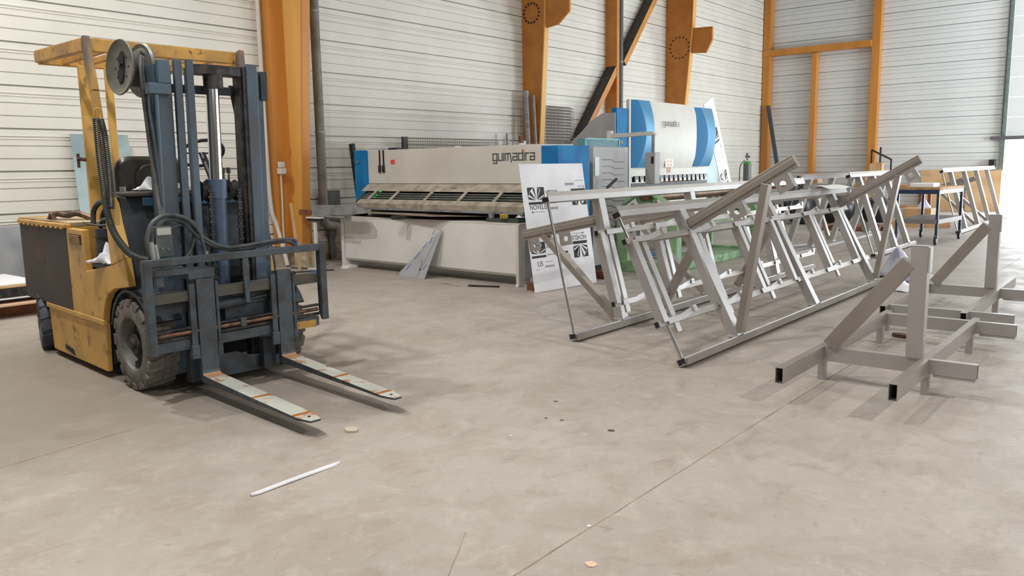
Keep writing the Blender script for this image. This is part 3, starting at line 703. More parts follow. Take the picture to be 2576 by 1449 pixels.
# lower mast pieces, tilt cylinders
MB().prism([(.26, .10), (.30, .165), (.38, .18), (.46, .22), (.62, .225), (.72, .17), (.86, .17), (.95, .14), (.95, .06), (.26, .06)], 'x', .16, .22).done('mast_foot_plate', CAR, FK, bev=.004)
for v in (.29, .83): MB().box(.24, .31, v - .05, v + .05, .08, .3).done('mast_foot', BLUD, FK, bev=.005)
# ---- carriage
def cz(v): return .01 * (v / 1.2)
b = MB().beam((.43, -.075, .93), (.43, 1.245, .942), .04, .048)
b.done('load_rail', CAR, FK, bev=.004)
for (v, z0) in ((-.05, .335), (1.222, .40)):
    b = MB().prism([(.405, z0 + .05), (.435, z0), (.46, z0), (.455, .945), (.395, .945)], 'y', v - .026, v + .026)
    b.done('load_post', CAR, FK, bev=.004)
yzp = MB().prism([(.595, .93), (.635, .93), (.642, .85), (.63, .60), (.605, .60), (.592, .85)], 'x', .425, .445).done('centre_plate', CAR, FK, bev=.003)
MB().beam((.37, -.03, .69), (.37, 1.2, .71), .09, .068).done('upper_fork_bar', TOPB, FK, bev=.005)
MB().beam((.37, -.03, .365), (.37, 1.2, .385), .06, .07).done('lower_fork_bar', CAR, FK, bev=.005)
MB().beam((.33, .0, .61), (.33, 1.0, .62), .03, .07).box(.30, .33, .5, .95, .42, .62).done('carriage_backing', BLUD, FK)
MB().cyl((.415, -.03, .448), (.415, 1.18, .478), .014, 12).done('guide_shaft', RUST, FK, smooth=True)
MB().beam((.40, -.03, .478), (.40, 1.2, .508), .05, .012).beam((.395, -.03, .415), (.395, 1.2, .44), .02, .02).done('shaft_cover', STEEL, FK)
MB().box(.41, .44, .56, .60, .44, .50).done('shaft_clamp', CAR, FK, bev=.004)
MB().box(.3, .42, .22, .40, .80, .87).box(.3, .43, .0, .22, .84, .885).box(.38, .42, .01, .06, .77, .86).done('hose_bracket', CAR, FK, bev=.004)
MB().cyl((.36, .43, .60), (.36, .66, .61), .035, 14).cyl((.36, .66, .61), (.36, .82, .625), .01, 8).done('shift_cylinder', BLUD, FK, smooth=True)
MB().box(.25, .3, 1.0, 1.08, .60, .76).done('mast_stop', DARK, FK)
# yellow patch on the lower bar end
MB().box(.402, .404, .98, 1.17, .345, .40).done('bar_paint', YELD, FK)
# forks
FT = fork_mat()
def fork(v0, v1, zh, zt, lab):
    uh, ut = .435, 1.72; t0, t1 = .045, .014
    P = [(.392, .80), (.392, zh - .01), (.395, zh - .03), (.41, zh - .045), (.44, zh - .05), (uh + .6, (zh - .05) * .52 + (zt - t1) * .48), (ut, zt - t1)]
    Q = [(.435, .80), (.435, zh + .03), (.442, zh + .012), (.455, zh + .003), (.48, zh), (uh + .6, zh * .52 + zt * .48 + .0), (ut, zt)]
    mb = MB()
    taper = [0, 0, 0, 0, 0, .0, .028]; sec = []
    for (a, b_, tp) in zip(P, Q, taper):
        sec.append([mb.bm.verts.new(q) for q in ((a[0], v0 + tp, a[1]), (a[0], v1 - tp, a[1]), (b_[0], v1 - tp, b_[1]), (b_[0], v0 + tp, b_[1]))])
    # full width kept until just before the tip
    ub = ut - .10; k_ = (ub - (uh + .6)) / (ut - uh - .6)
    mid = [mb.bm.verts.new(q) for q in ((ub, v0, P[5][1] + (P[6][1] - P[5][1]) * k_), (ub, v1, P[5][1] + (P[6][1] - P[5][1]) * k_), (ub, v1, Q[5][1] + (Q[6][1] - Q[5][1]) * k_), (ub, v0, Q[5][1] + (Q[6][1] - Q[5][1]) * k_))]
    sec.insert(6, mid)
    for s0, s1 in zip(sec[:-1], sec[1:]):
        for i in range(4): mb.bm.faces.new((s0[i], s0[(i + 1) % 4], s1[(i + 1) % 4], s1[i]))
    mb.bm.faces.new(sec[0][::-1]); mb.bm.faces.new(sec[-1])
    o = mb.done('fork', CAR, FK, mats=[FT], pick=lambda f: 1 if (f.normal.z > .8 and f.calc_center_median().z < .3) else 0, bev=.004)
    MB().cyl((ut - .07, (v0 + v1) / 2, zt - .02), (ut - .07, (v0 + v1) / 2, zt + .0065), .009, 12).done('tip_hole', DARK, o)
    for (a, b_) in ((v0 - .05, v0 - .008), (v1 + .008, v1 + .03)):
        br_ = MB().box(.40, .43, a, b_, .27, .775).box(.395, .44, a - .008, b_ + .004, .27, .36)
        br_.cyl((.445, (a + b_) / 2, .30), (.437, (a + b_) / 2, .30), .009, 8)
        br_.done('fork_bracket', CAR, FK, bev=.004)
fork(.262, .385, .150, .10, 'a'); fork(.852, .965, .178, .105, 'b')
# hoses over the carriage
MB().path([(.36, .03, .93), (.34, .01, 1.0), (.33, .012, 1.09), (.32, .055, 1.18), (.31, .148, 1.225), (.31, .266, 1.205), (.31, .341, 1.135), (.31, .40, 1.055), (.32, .53, .985), (.34, .66, .985), (.36, .80, 1.0), (.38, .95, 1.01), (.40, 1.02, 1.005), (.42, 1.045, .97)], .014, 10, 5).done('hydraulic_hose', HOSE, FK, smooth=True)
MB().path([(.34, .06, .95), (.31, .05, 1.05), (.30, .085, 1.14), (.29, .16, 1.195), (.29, .26, 1.18), (.3, .33, 1.1), (.31, .42, 1.02), (.32, .56, .97), (.34, .7, .97), (.36, .85, .99), (.39, .98, .995), (.42, 1.03, .96)], .013, 10, 5).done('hydraulic_hose', HOSE, FK, smooth=True)
MB().path([(.27, .166, 1.02), (.27, .159, 1.09), (.27, .216, 1.145), (.27, .297, 1.149), (.27, .347, 1.084), (.28, .32, 1.0), (.29, .267, .93)], .012, 10, 5).done('hydraulic_hose', HOSE, FK, smooth=True)
MB().path([(.28, .14, 1.12), (.26, .15, 1.19), (.27, .24, 1.21), (.3, .33, 1.17), (.31, .37, 1.1), (.32, .385, 1.0), (.33, .395, .955)], .012, 10, 5).done('hydraulic_hose', HOSE, FK, smooth=True)
for q0, q1, q2 in (((.42, 1.045, .99), (.42, 1.045, .955), .016), ((.335, .395, .97), (.335, .395, .93), .012), ((.36, .03, .93), (.35, .025, 1.06), .016), ((.345, .06, .94), (.33, .055, 1.04), .016)): MB().cyl(q0, q1, q2, 10).done('hose_fitting', GALV, FK, smooth=True)
vb = MB().box(.26, .33, .065, .175, .955, 1.155).done('valve_box', mat('valve_grey', srgb(86, 92, 90), .5, .1, srgb(70, 76, 76), 9), FK, bev=.006)
MB().box(.33, .333, .075, .165, 1.10, 1.145).done('data_plate', BLULAB, vb)
MB().cyl((.33, .10, 1.01), (.338, .10, 1.01), .008, 8).cyl((.33, .14, 1.005), (.338, .14, 1.005), .008, 8).done('screw', GREEND, vb)
# coiled cable
def coil(pts, r, wire, turns, name):
    P = spline(pts, 24); n = len(P) - 1; out = []; L = [0]
    for i in range(n): L.append(L[-1] + (P[i + 1] - P[i]).length)
    N = turns * 9; ref = Vector((0, 1, 0)); i = 0
    for k in range(N + 1):
        s_ = L[-1] * k / N
        while i < n - 1 and L[i + 1] < s_: i += 1
        f = (s_ - L[i]) / max(L[i + 1] - L[i], 1e-6); p = P[i].lerp(P[i + 1], min(f, 1)); d = (P[i + 1] - P[i]).normalized()
        sd = (ref - d * ref.dot(d)).normalized(); u = d.cross(sd); a = 2 * math.pi * k / 9
        out.append(p + (sd * math.cos(a) + u * math.sin(a)) * r)
    return MB().path(out, wire, 5, 0).done(name, COILM, FK, smooth=True)
coil([(-.27, -.03, 1.87), (-.25, -.035, 1.6), (-.20, -.04, 1.33), (-.10, -.045, 1.13), (.10, -.04, 1.0), (.26, -.02, .955), (.36, .01, .945)], .019, .0052, 96, 'coiled_cable')
coil([(-.265, -.0, 1.86), (-.215, -.0, 1.74), (-.195, -.0, 1.55), (-.17, -.01, 1.38), (-.15, -.02, 1.27)], .017, .005, 48, 'coiled_cable')
MB().path([(-.28, -.03, 1.88), (-.27, -.03, 1.93), (-.26, -.0, 1.93), (-.26, .01, 1.87)], .006, 6).done('cable_eye', YELD, FK, smooth=True)
# hose reel
ax = Vector((.11, -1, .06)).normalized(); rc = Vector((-.04, .09, 2.19)); rl = thing
disc = MB().lathe([(.0, .045), (.006, .045), (.01, .13), (.022, .165), (.03, .178), (.02, .182), (.006, .17), (-.004, .13), (-.006, .045)], rc, ax, 48)
dsk = disc.done('reel_disc', REEL, FK, smooth=True)
MB().lathe([(.0, .045), (.006, .045), (.01, .13), (-.01, .165), (-.018, .176), (-.008, .18), (.008, .17), (-.004, .13), (-.006, .045)], rc - ax * .115, ax, 48).done('reel_disc', REEL, FK, smooth=True)
MB().cyl(rc - ax * .11, rc - ax * .004, .115, 32).done('reel_hose', BELT, FK, smooth=True)
MB().cyl(rc - ax * .12, rc - ax * .28 + Vector((-.12, 0, 0)), .06, 20).cyl(rc - ax * .05, rc + ax * .006, .046, 16).done('reel_spindle', DARK, FK, smooth=True)
e1 = ax.orthogonal().normalized(); e2 = ax.cross(e1); b = MB()
for k in range(8): b.cyl(rc + ax * .006 + (e1 * math.cos(k * .785) + e2 * math.sin(k * .785)) * .085, rc + ax * .012 + (e1 * math.cos(k * .785) + e2 * math.sin(k * .785)) * .085, .006, 6)
b.done('reel_fitting', STEEL, FK)
b = MB(); Z_ = Vector((0, 0, 1)); X_ = ax.cross(Z_).normalized(); Z_ = X_.cross(ax).normalized()
def rp(x, z, d): return rc + ax * d + X_ * x + Z_ * z
for P in ([(-.03, .02), (-.035, .07), (-.01, .105), (.03, .07), (.035, .03)], [(-.02, -.02), (.04, -.015), (.045, -.06), (.02, -.105), (-.015, -.09), (-.03, -.05)]):
    A = [b.bm.verts.new(rp(x, z, .010)) for x, z in P]; B2 = [b.bm.verts.new(rp(x, z, .016)) for x, z in P]; b.bm.faces.new(A); b.bm.faces.new(B2)
    for i in range(len(A)): b.bm.faces.new((A[i], A[(i + 1) % len(A)], B2[(i + 1) % len(A)], B2[i]))
b.done('reel_window', DARK, FK)
MB().path([(.06, .17, 2.26), (.10, .145, 2.13), (.115, .15, 1.9), (.135, .155, 1.64), (.2, .15, 1.38), (.27, .13, 1.21)], .014, 8, 5).done('reel_belt', BELT, FK, smooth=True)
MB().path([(.05, .19, 2.26), (.09, .165, 2.13), (.105, .17, 1.9), (.125, .175, 1.64), (.18, .17, 1.38), (.26, .155, 1.21)], .012, 8, 5).path([(-.0, .2, 2.3), (.06, .24, 2.24), (.1, .26, 2.2), (.12, .2, 2.14)], .012, 8).done('reel_belt', BELT, FK, smooth=True)
# things left on the truck
def crumple(name, label, loc, rz, w_, d_, h_, mt, seed, cat='rag', nx=10, ny=10, parent=None, thick=.003):
    r = random.Random(seed); ph = [r.uniform(0, 6) for _ in range(6)]
    def fn(a, b_):
        x = (a - .5) * w_ * (1 + .12 * math.sin(5 * b_ + ph[0])); y = (b_ - .5) * d_ * (1 + .15 * math.sin(6 * a + ph[1]))
        e = math.sin(math.pi * a) * math.sin(math.pi * b_)
        z = h_ * (e * (.55 + .3 * math.sin(9 * a + ph[2]) + .25 * math.sin(11 * b_ + ph[3])) + .08 * abs(math.sin(13 * a + 7 * b_ + ph[4]))) + .004
        return (x, y, max(z, .003))
    o = bent_sheet(nx, ny, fn).done(name, mt, None, smooth=True, solid=thick)
    o.location = loc; o.rotation_euler = (0, 0, rz); tag(o, label, cat); return o
def fkp(u, v, z): return FK.matrix_basis @ Vector((u, v, z))
c1 = crumple('rag', 'crumpled white rag lying in the side notch of the forklift', fkp(-.50, .03, .862), .12, .28, .13, .15, BAGW, 4)
crumple('paper', 'folded white paper on the forklift dashboard left of the belt', fkp(-.35, .31, 1.372), .4, .20, .15, .09, PAPER, 6, 'paper')
crumple('paper', 'folded white paper on the forklift dashboard behind the mast rail', fkp(-.35, .56, 1.372), 1.2, .16, .15, .10, PAPER, 9, 'paper')
# ------------------------------------------------------------------ guillotine shear
SH = thing('sheet_metal_shear', 'long cream and blue guillotine shear with a slotted finger guard', 'shear', (-10.022, 8.144, 0), R(-2.5))
MB().prism([(.0, .77), (.0, .16), (.03, .125), (.07, .115), (.5, .115), (.5, .79), (.02, .79)], 'x', .09, 3.62).done('base_panel', WHT, SH, bev=.004)
for x0, nm in ((.03, 0), (3.62, 1)):
    MB().prism([(-.02, .79), (-.03, .72), (-.03, .035), (-.05, .0), (.25, .0), (.28, .05), (.95, .05), (.95, 0), (1.18, 0), (1.18, 1.2), (.62, 1.28), (.62, .79)], 'x', x0, x0 + .05).done('end_plate', WHT if nm == 0 else CREAM, SH, bev=.006)
MB().prism([(.05, .72), (.05, .10), (1.1, .08), (1.15, .72)], 'x', 3.672, 3.70).done('side_cover', MGR, SH, bev=.004)
MB().prism([(-.02, .045), (-.12, .0), (.12, .0), (.1, .045)], 'x', .10, .24).done('levelling_foot', WHT, SH, bev=.004)
MB().cyl((3.76, .12, 0), (3.76, .12, .11), .022, 10).cyl((3.84, .18, 0), (3.84, .18, .12), .018, 10).box(3.66, 3.9, .04, .3, .0, .025).done('levelling_foot', MGR, SH, bev=.003)
MB().box(.03, 3.67, .0, .62, .775, .80).done('table', CREAM, SH, bev=.004)
# front finger guard: sloping frame with slots
def gp(z): # t along the slope at height z
    return .10 + (z - 1.0) * (.40 / .28)
g = MB(); th_ = .02
def slab(x0, x1, z0, z1, mb, thk=.02, off=0.0):
    mb.hexa([(x0, gp(z0) + off, z0), (x1, gp(z0) + off, z0), (x1, gp(z0) + thk + off, z0), (x0, gp(z0) + thk + off, z0), (x0, gp(z1) + off, z1), (x1, gp(z1) + off, z1), (x1, gp(z1) + thk + off, z1), (x0, gp(z1) + thk + off, z1)])
slab(.10, 3.64, 1.17, 1.275, g); slab(.28, 3.64, 1.0, 1.055, g)
for x in (.36, .98, 1.72, 2.40, 3.06, 3.60): slab(x - .03 + (.1 if x < .4 else 0), x + .03 + (.1 if x < .4 else 0), 1.055, 1.17, g)
g.hexa([(.28, gp(1.0), 1.0), (3.64, gp(1.0), 1.0), (3.64, .2, 1.0), (.28, .2, 1.0), (.34, .12, .93), (3.64, .12, .93), (3.64, .2, .93), (.34, .2, .93)])
gd = g.done('finger_guard', GUARD, SH, bev=.003)
g = MB()
for z in (1.075, 1.105, 1.135): slab(.3, 3.62, z, z + .008, g, .012, .02)
g.done('guard_bar', GALV, gd)
g = MB(); slab(.12, 3.62, 1.0, 1.16, g, .01, .10); g.box(.1, 3.62, .53, .62, .80, 1.28); g.done('blade_beam', mat('blade_dark', srgb(56, 62, 52), .6, .2, srgb(36, 50, 36), 6), SH)
MB().box(.34, 3.62, .12, .16, .90, .935).done('guard_lip', GALV, SH, bev=.003)
gt = MB()
for z in (1.155, 1.105, 1.075): gt.box(.57, .63, gp(z) - .012, gp(z) + .0, z, z + .018)
gt.done('green_tape', GREENL, SH)
# upper housing
MB().box(.10, 3.62, .50, 1.18, 1.28, 1.79).done('upper_housing', CREAM, SH, bev=.006)
MB().box(-.24, -.02, .50, .58, .98, 1.80).box(-.02, .10, .46, .6, .98, 1.79).done('left_cheek', MBL, SH, bev=.006)
MB().cyl((-.13, .50, 1.62), (-.13, .47, 1.62), .02, 10).cyl((-.13, .50, 1.45), (-.13, .49, 1.45), .018, 12).done('bolt', GALV, SH)
MB().prism([(.5, 1.765), (.5, .50), (1.18, .45), (1.18, 1.765)], 'x', 3.702, 3.89).box(3.62, 3.71, .5, 1.18, 1.28, 1.765).done('right_cheek', MBL, SH, bev=.008)
for x in (.40, .49):
    MB().box(x - .012, x + .012, .485, .498, 1.56, 1.79).done('stop_rod', STEEL, SH); MB().box(x - .022, x + .022, .47, .498, 1.45, 1.56).done('rod_weight', STEEL, SH, bev=.003)
MB().box(.655, .745, .494, .499, 1.575, 1.64).done('red_label', RED, SH)
MB().box(2.05, 2.15, gp(1.22) - .006, gp(1.22) - .001, 1.215, 1.225).done('rating_plate', STEEL, SH)
MB().box(2.0, 2.06, .55, .6, 1.79, 1.81).box(3.2, 3.25, .55, .6, 1.77, 1.81).done('top_lug', WHT, SH)
# logo lettering on the housing
def logo(parent, o, ex, u, mt, t=.19, nz=(0, -1, 0)):
    o = Vector(o); ex = Vector(ex); ez = Vector((0, 0, 1)); nz = Vector(nz); x = 0; b = MB(); d = MB()
    G = dict(g=(.8, [[(0, 0), (.8, 0), (.8, 1), (0, 1), (0, 0)], [(.8, 0), (.8, -.42), (.05, -.42)]]), u=(.8, [[(0, 1), (0, 0), (.8, 0), (.8, 1)]]), i=(.0, [[(0, 0), (0, 1)]]),
             m=(1.25, [[(0, 0), (0, 1), (1.0, 1), (1.25, -.25)], [(.55, 1), (.55, 0)]]), a=(.8, [[(0, 1), (.8, 1), (.8, 0), (0, 0), (0, .5), (.8, .5)]]), d=(.8, [[(.8, 1.45), (.8, 0), (0, 0), (0, 1), (.8, 1)]]), r=(.55, [[(0, 0), (0, 1), (.55, 1)]]))
    P = lambda q: o + ex * (x + q[0]) * u + ez * q[1] * u
    for k, c in enumerate('guimadira'):
        w_, L = G[c]
        for l in L:
            for p, q in zip(l[:-1], l[1:]):
                dd = (P(q) - P(p)).normalized() * (u * t / 2); b.beam(P(p) - dd, P(q) + dd, u * t, .003, up=nz)
        if c == 'i': d.beam(P((0, 1.18)), P((0, 1.5 if k > 4 else 1.32)), u * t * 1.2, .003, up=nz)
        x += w_ + .32
    lo = b.done('logo', LOGO, parent); d.done('logo_dot', LOGOO, lo)
logo(SH, (2.775, .498, 1.592), (1, 0, 0), .0875, LOGO)
# squaring arm sticking out to the left
sa = MB().prism([(-.28, .81), (-.28, .97), (.62, .985), (.80, .985), (.92, .87), (.55, .84)], 'y', -.32, -.22).done('squaring_arm', GALV, SH, bev=.004)
MB().box(-.66, -.28, -.30, -.24, .81, .895).done('arm_end', WOODD, SH, bev=.003)
MB().box(-.28, .55, -.34, -.32, .80, .825).done('arm_scale', ROD, SH)
MB().box(-.05, .05, -.30, .02, .77, .83).box(.2, .28, -.30, .02, .77, .83).done('arm_bracket', GALV, SH)
# material lying on the shear table
def shp(s_, t_, z): return SH.matrix_basis @ Vector((s_, t_, z))
def lying(name, label, cat, poly, z, th, mt, bev=.002, group=None):
    o = thing(name, label, cat, shp(0, 0, z), R(-2.5), group) if False else None
    ob = MB().prism(poly, 'z', 0, th).done(name, mt, bev=bev); ob.location = shp(0, 0, z); ob.rotation_euler = (0, 0, R(-2.5)); tag(ob, label, cat, group); return ob
lying('timber_batten', 'wooden batten jutting from under the brown sheets at the left of the shear table', 'batten', [(.12, -.13), (.24, -.13), (.33, .28), (.21, .28)], .803, .05, WOODD)
lying('timber_batten', 'dark batten jutting from under the brown sheets at the middle of the shear table', 'batten', [(1.52, -.26), (1.62, -.26), (1.75, .28), (1.65, .28)], .803, .05, STEEL)
lying('sheet_offcut', 'lowest brownish metal sheet lying across the shear table', 'metal sheet', [(-.1, .05), (2.2, -.17), (2.95, .25), (3.0, .28), (.2, .29)], .856, .006, PLATE)
lying('sheet_offcut', 'smaller scuffed metal sheet on top at the left of the shear table', 'metal sheet', [(.35, .0), (1.5, -.02), (1.95, .24), (.45, .26)], .864, .004, GUARD)
lying('sheet_offcut', 'dark green tinted plate at the right end of the shear table', 'metal sheet', [(3.05, .05), (3.6, .05), (3.6, .26), (3.05, .26)], .802, .05, mat('green_plate', srgb(60, 68, 58), .5))
tm = thing('tape_measure', 'yellow and black tape measure on the right end of the shear table', 'tape measure', shp(3.38, -.0 + .03, .853), R(-2.5))
MB().box(-.05, .05, -.035, .035, 0, .055).done('case', YBL, tm, bev=.01)
b = MB()
for k in range(4): b.box(-.045 + k * .025, -.033 + k * .025, -.037, .037, .004, .05)
b.done('stripe', BLACKP, tm)
crumple('rag', 'small white rag behind the tape measure on the shear table', shp(3.55, .16, .856), 0, .12, .1, .07, PAPER, 12)
cp = MB().cyl((0, 0, 0), (.0, .0, .06), .04, 16).done('tin_cup', GALV, smooth=True); cp.location = shp(3.12, .08, .853); tag(cp, 'small grey metal cup on the shear table near the tape measure', 'cup')
# triangular offcut leaning on the base
tri = MB().prism([(1.50, .0), (2.02, .0), (2.20, .70), (2.185, .705), (1.49, .06)], 'y', -.002, .002)
tri = tri.done('triangular_offcut', GLV); tri.matrix_world = SH.matrix_basis @ Matrix.Translation((.1, -.22, .002)) @ Matrix.Rotation(R(-16), 4, 'X')
tag(tri, 'pointed triangular metal offcut leaning against the front of the shear', 'metal offcut')
b = MB()
for (x, z, l, a) in ((1.62, .1, .12, .9), (1.75, .26, .14, .9), (1.88, .42, .12, .9), (2.0, .5, .1, 1.2), (1.95, .12, .1, .9), (2.03, .62, .07, 1.2)):
    b.beam((x, -.0035, z), (x + math.cos(a) * l, -.0035, z + math.sin(a) * l), .012, .001, up=(0, 1, 0))
b.done('film_print', INKB, tri)
b = MB(); b.beam((1.9, -.0045, .12), (1.915, -.0045, .26), .006, .001, up=(0, 1, 0)); b.prism([(1.885, .14), (1.915, .14), (1.897, .10)], 'y', -.005, -.0035); b.beam((1.87, -.0045, .02), (2.1, -.0045, .55), .002, .001, up=(0, 1, 0)); b.done('film_arrow', INK, tri)
tag(MB().beam((-6.95, 7.66, .012), (-6.55, 7.80, .012), .02, .02).done('metal_strip', STEEL), 'short dark metal strip on the floor before the right end of the shear', 'metal strip')
tag(MB().beam((-7.5, 7.72, .006), (-7.05, 7.6, .006), .03, .008).done('metal_strip', GUARD), 'thin brown offcut on the floor in front of the shear base', 'metal strip')

# ------------------------------------------------------------------ printed board leaning at the end of the shear
BRD_W, BRD_H = 1.17, 1.55
a0 = Vector((-5.88, 7.67, .004)); ey = Vector((.115, 1.155, 0)).normalized(); nz0 = Vector((ey.y, -ey.x, 0))   # board faces +x
lean = R(9.0); ez = (Vector((0, 0, 1)) * math.cos(lean) - nz0 * math.sin(lean)).normalized(); nn = ey.cross(ez)
BR = MB().box(0, BRD_W, 0, .012, 0, BRD_H).done('printed_board', BOARD, bev=.002)
M = Matrix.Identity(4)
for i in range(3): M[i][0] = ey[i]; M[i][1] = -nn[i]; M[i][2] = ez[i]; M[i][3] = a0[i]
BR.matrix_world = M
tag(BR, 'big white film-covered sheet printed with black logos and arrows leaning beside the shear', 'sheet')
def sunlogo(parent, x, z, s, flip=1, wx=1.0):
    # black square, white dome and black rays
    b = MB(); y = -.001
    n = 14
    def pt(px, pz): return (x + px * s * flip * wx, y, z + pz * s * flip)
    # corners outside the dome
    for sg in (-1, 1):
        P = [(sg * .5, 1.0)] + [(sg * .5 * math.cos(R(90 * k / n)), .0 + 1.0 * math.sin(R(90 * k / n))) for k in range(n + 1)]
        b.bm.faces.new([b.bm.verts.new(pt(*p)) for p in P])
    rays = [(62, 78), (30, 44), (8, 20), (100, 112), (132, 150), (160, 172)] if flip > 0 else [(62, 78), (30, 44), (8, 20), (100, 112), (132, 150), (160, 172)]
    for (u0, u1) in rays:
        f_ = lambda a, rr: (math.cos(R(a)) * .5 * rr, math.sin(R(a)) * 1.0 * rr)
        b.bm.faces.new([b.bm.verts.new(pt(*p)) for p in (f_((u0 + u1) / 2, .12), f_(u0, .97), f_(u1, .97))])
    # black quarter between
    b.bm.faces.new([b.bm.verts.new(pt(*p)) for p in [(.03, .1)] + [(math.cos(R(a)) * .5 * .99, math.sin(R(a)) * .99) for a in range(26, 60, 6)]])
    b.bm.faces.new([b.bm.verts.new(pt(*p)) for p in ((-.5, -.08), (.5, -.08), (.5, -.26), (-.5, -.26))])
    o = b.done('sun_logo', INK, parent, solid=.0008); return o
def bar(parent, x0, x1, z0, z1, mt=INK, nm='printed_bar'):
    return MB().box(x0, x1, -.0016, -.0004, z0, z1).done(nm, mt, parent)
def arrow(parent, x0, x1, z):
    b = MB().box(min(x0, x1), max(x0, x1), -.0016, -.0004, z - .002, z + .002); d = 1 if x1 > x0 else -1
    b.prism([(x1, z), (x1 - d * .03, z + .012), (x1 - d * .03, z - .012)], 'y', -.0018, -.0004); b.done('printed_arrow', INK, parent)
FR = (R(90), 0, 0)
sunlogo(BR, .23, 1.10, .165, 1, 1.8); text('printed_text', 'NOVELIS', .083, INK, BR, (.09, -.0005, .995), FR, .0008, .96)
text('printed_text', 'LABICOLOR', .05, INK, BR, (.40, -.0005, 1.19), FR, .0012, .8)
arrow(BR, .35, .11, .965); bar(BR, .42, .58, 1.06, 1.064); bar(BR, .42, .60, .985, 1.015, INKG)
bar(BR, .78, .95, 1.275, 1.305, INKG); text('printed_text', 'PIZZA', .05, INKG, BR, (1.15, -.0005, 1.27), (R(90), R(180), 0), .0005)
bar(BR, .98, 1.14, 1.33, 1.334); sunlogo(BR, 1.02, 1.185, .165, -1, 1.7); bar(BR, .74, .86, 1.10, 1.135)
arrow(BR, .81, 1.03, .66); text('printed_text', 'NOVELIS', .083, INK, BR, (1.07, -.0005, .635), (R(90), R(180), 0), .0008, .92)
bar(BR, .80, 1.06, .525, .56); sunlogo(BR, .93, .52, .165, -1, 1.7)
sunlogo(BR, .145, .45, .15, 1, 1.7); text('printed_text', 'LABICOLOR', .055, INK, BR, (.29, -.0005, .52), FR, .0012, .8)
text('printed_text', 'www.novelis.com', .03, INK, BR, (.29, -.0005, .43), FR, .0006); text('printed_text', 'LIS', .083, INK, BR, (.10, -.0005, .31), FR, .0008)
bar(BR, .24, .38, .35, .354); bar(BR, .23, .40, .285, .31, INKG); bar(BR, .07, .12, .265, .269)
text('printed_text', 'NO', .083, INK, BR, (.58, -.0005, .36), FR, .0008); bar(BR, .56, .68, .43, .455); arrow(BR, .70, .59, .32); bar(BR, .55, .62, .55, .575, INKG)
lump('timber_block', 'small wooden block on the floor behind the left foot of the printed board', (-6.06, 7.86, 0), .10, .12, .09, WOODD, 'wood block', 2, .01)
lump('timber_block', 'wooden block on the floor at the right side of the printed board', (-5.95, 9.3, 0), .2, .3, .1, WOODD, 'wood block', 4, .01)

# ------------------------------------------------------------------ electrical cabinet of the shear
EC = thing('electrical_cabinet', 'grey cabinet with stepped louvres and a black lever right of the shear', 'cabinet', (-6.9, 9.44, 0))
MB().box(-.5, .68, 0.0, .92, .12, 1.76).done('cabinet_body', MGR, EC, bev=.01)
MB().box(-.5, .66, .02, .9, 0, .12).done('plinth', STEEL, EC)
b = MB()
for k in range(14):
    z = 1.58 - k * .092
    b.box(.681, .684, .22, .45, z, z + .006).box(.681, .684, .55, .80, z - .032, z - .026).beam((.6825, .45, z + .003), (.6825, .55, z - .029), .003, .006, up=(1, 0, 0))
b.done('louvres', STEEL, EC)
MB().box(.681, .69, .03, .14, 1.36, 1.62).done('door_latch', mat('latch', srgb(206, 214, 214), .4), EC, bev=.01)
MB().cyl((.68, .0, 1.05), (.74, .0, 1.05), .04, 12).cyl((.72, .0, 1.05), (.86, .28, 1.30), .012, 8).cyl((.80, .17, 1.20), (.87, .3, 1.32), .02, 8).done('lever', BLACKP, EC, smooth=True)
MB().cyl((.68, .05, .85), (.72, .25, .62), .014, 8).path([(.70, .0, .75), (.8, -.02, .72), (.82, .1, .7)], .01, 6).done('lever', BLACKP, EC, smooth=True)
lump('navy_box', 'dark blue grey box standing low between the printed board and the green roller', (-6.45, 10.6, 0), .42, .3, .85, mat('dark_bluebox', srgb(66, 74, 92), .5, 0, srgb(52, 58, 72), 4), 'box', 11, .004)
ac = thing('acrylic_guard', 'teal transparent guard box on top of the grey cabinet', 'guard', (-6.7, 9.82, 1.765))
MB().box(-.05, .1, 0, .9, 0, .12).done('panel', TEAL, ac); MB().beam((.1, 0, .12), (.1, .9, .12), .02, .02).beam((.1, 0, 0), (.1, 0, .13), .02, .02).beam((.1, .9, 0), (.1, .9, .13), .02, .02).done('frame', mat('teal_edge', srgb(90, 170, 180), .4), ac)

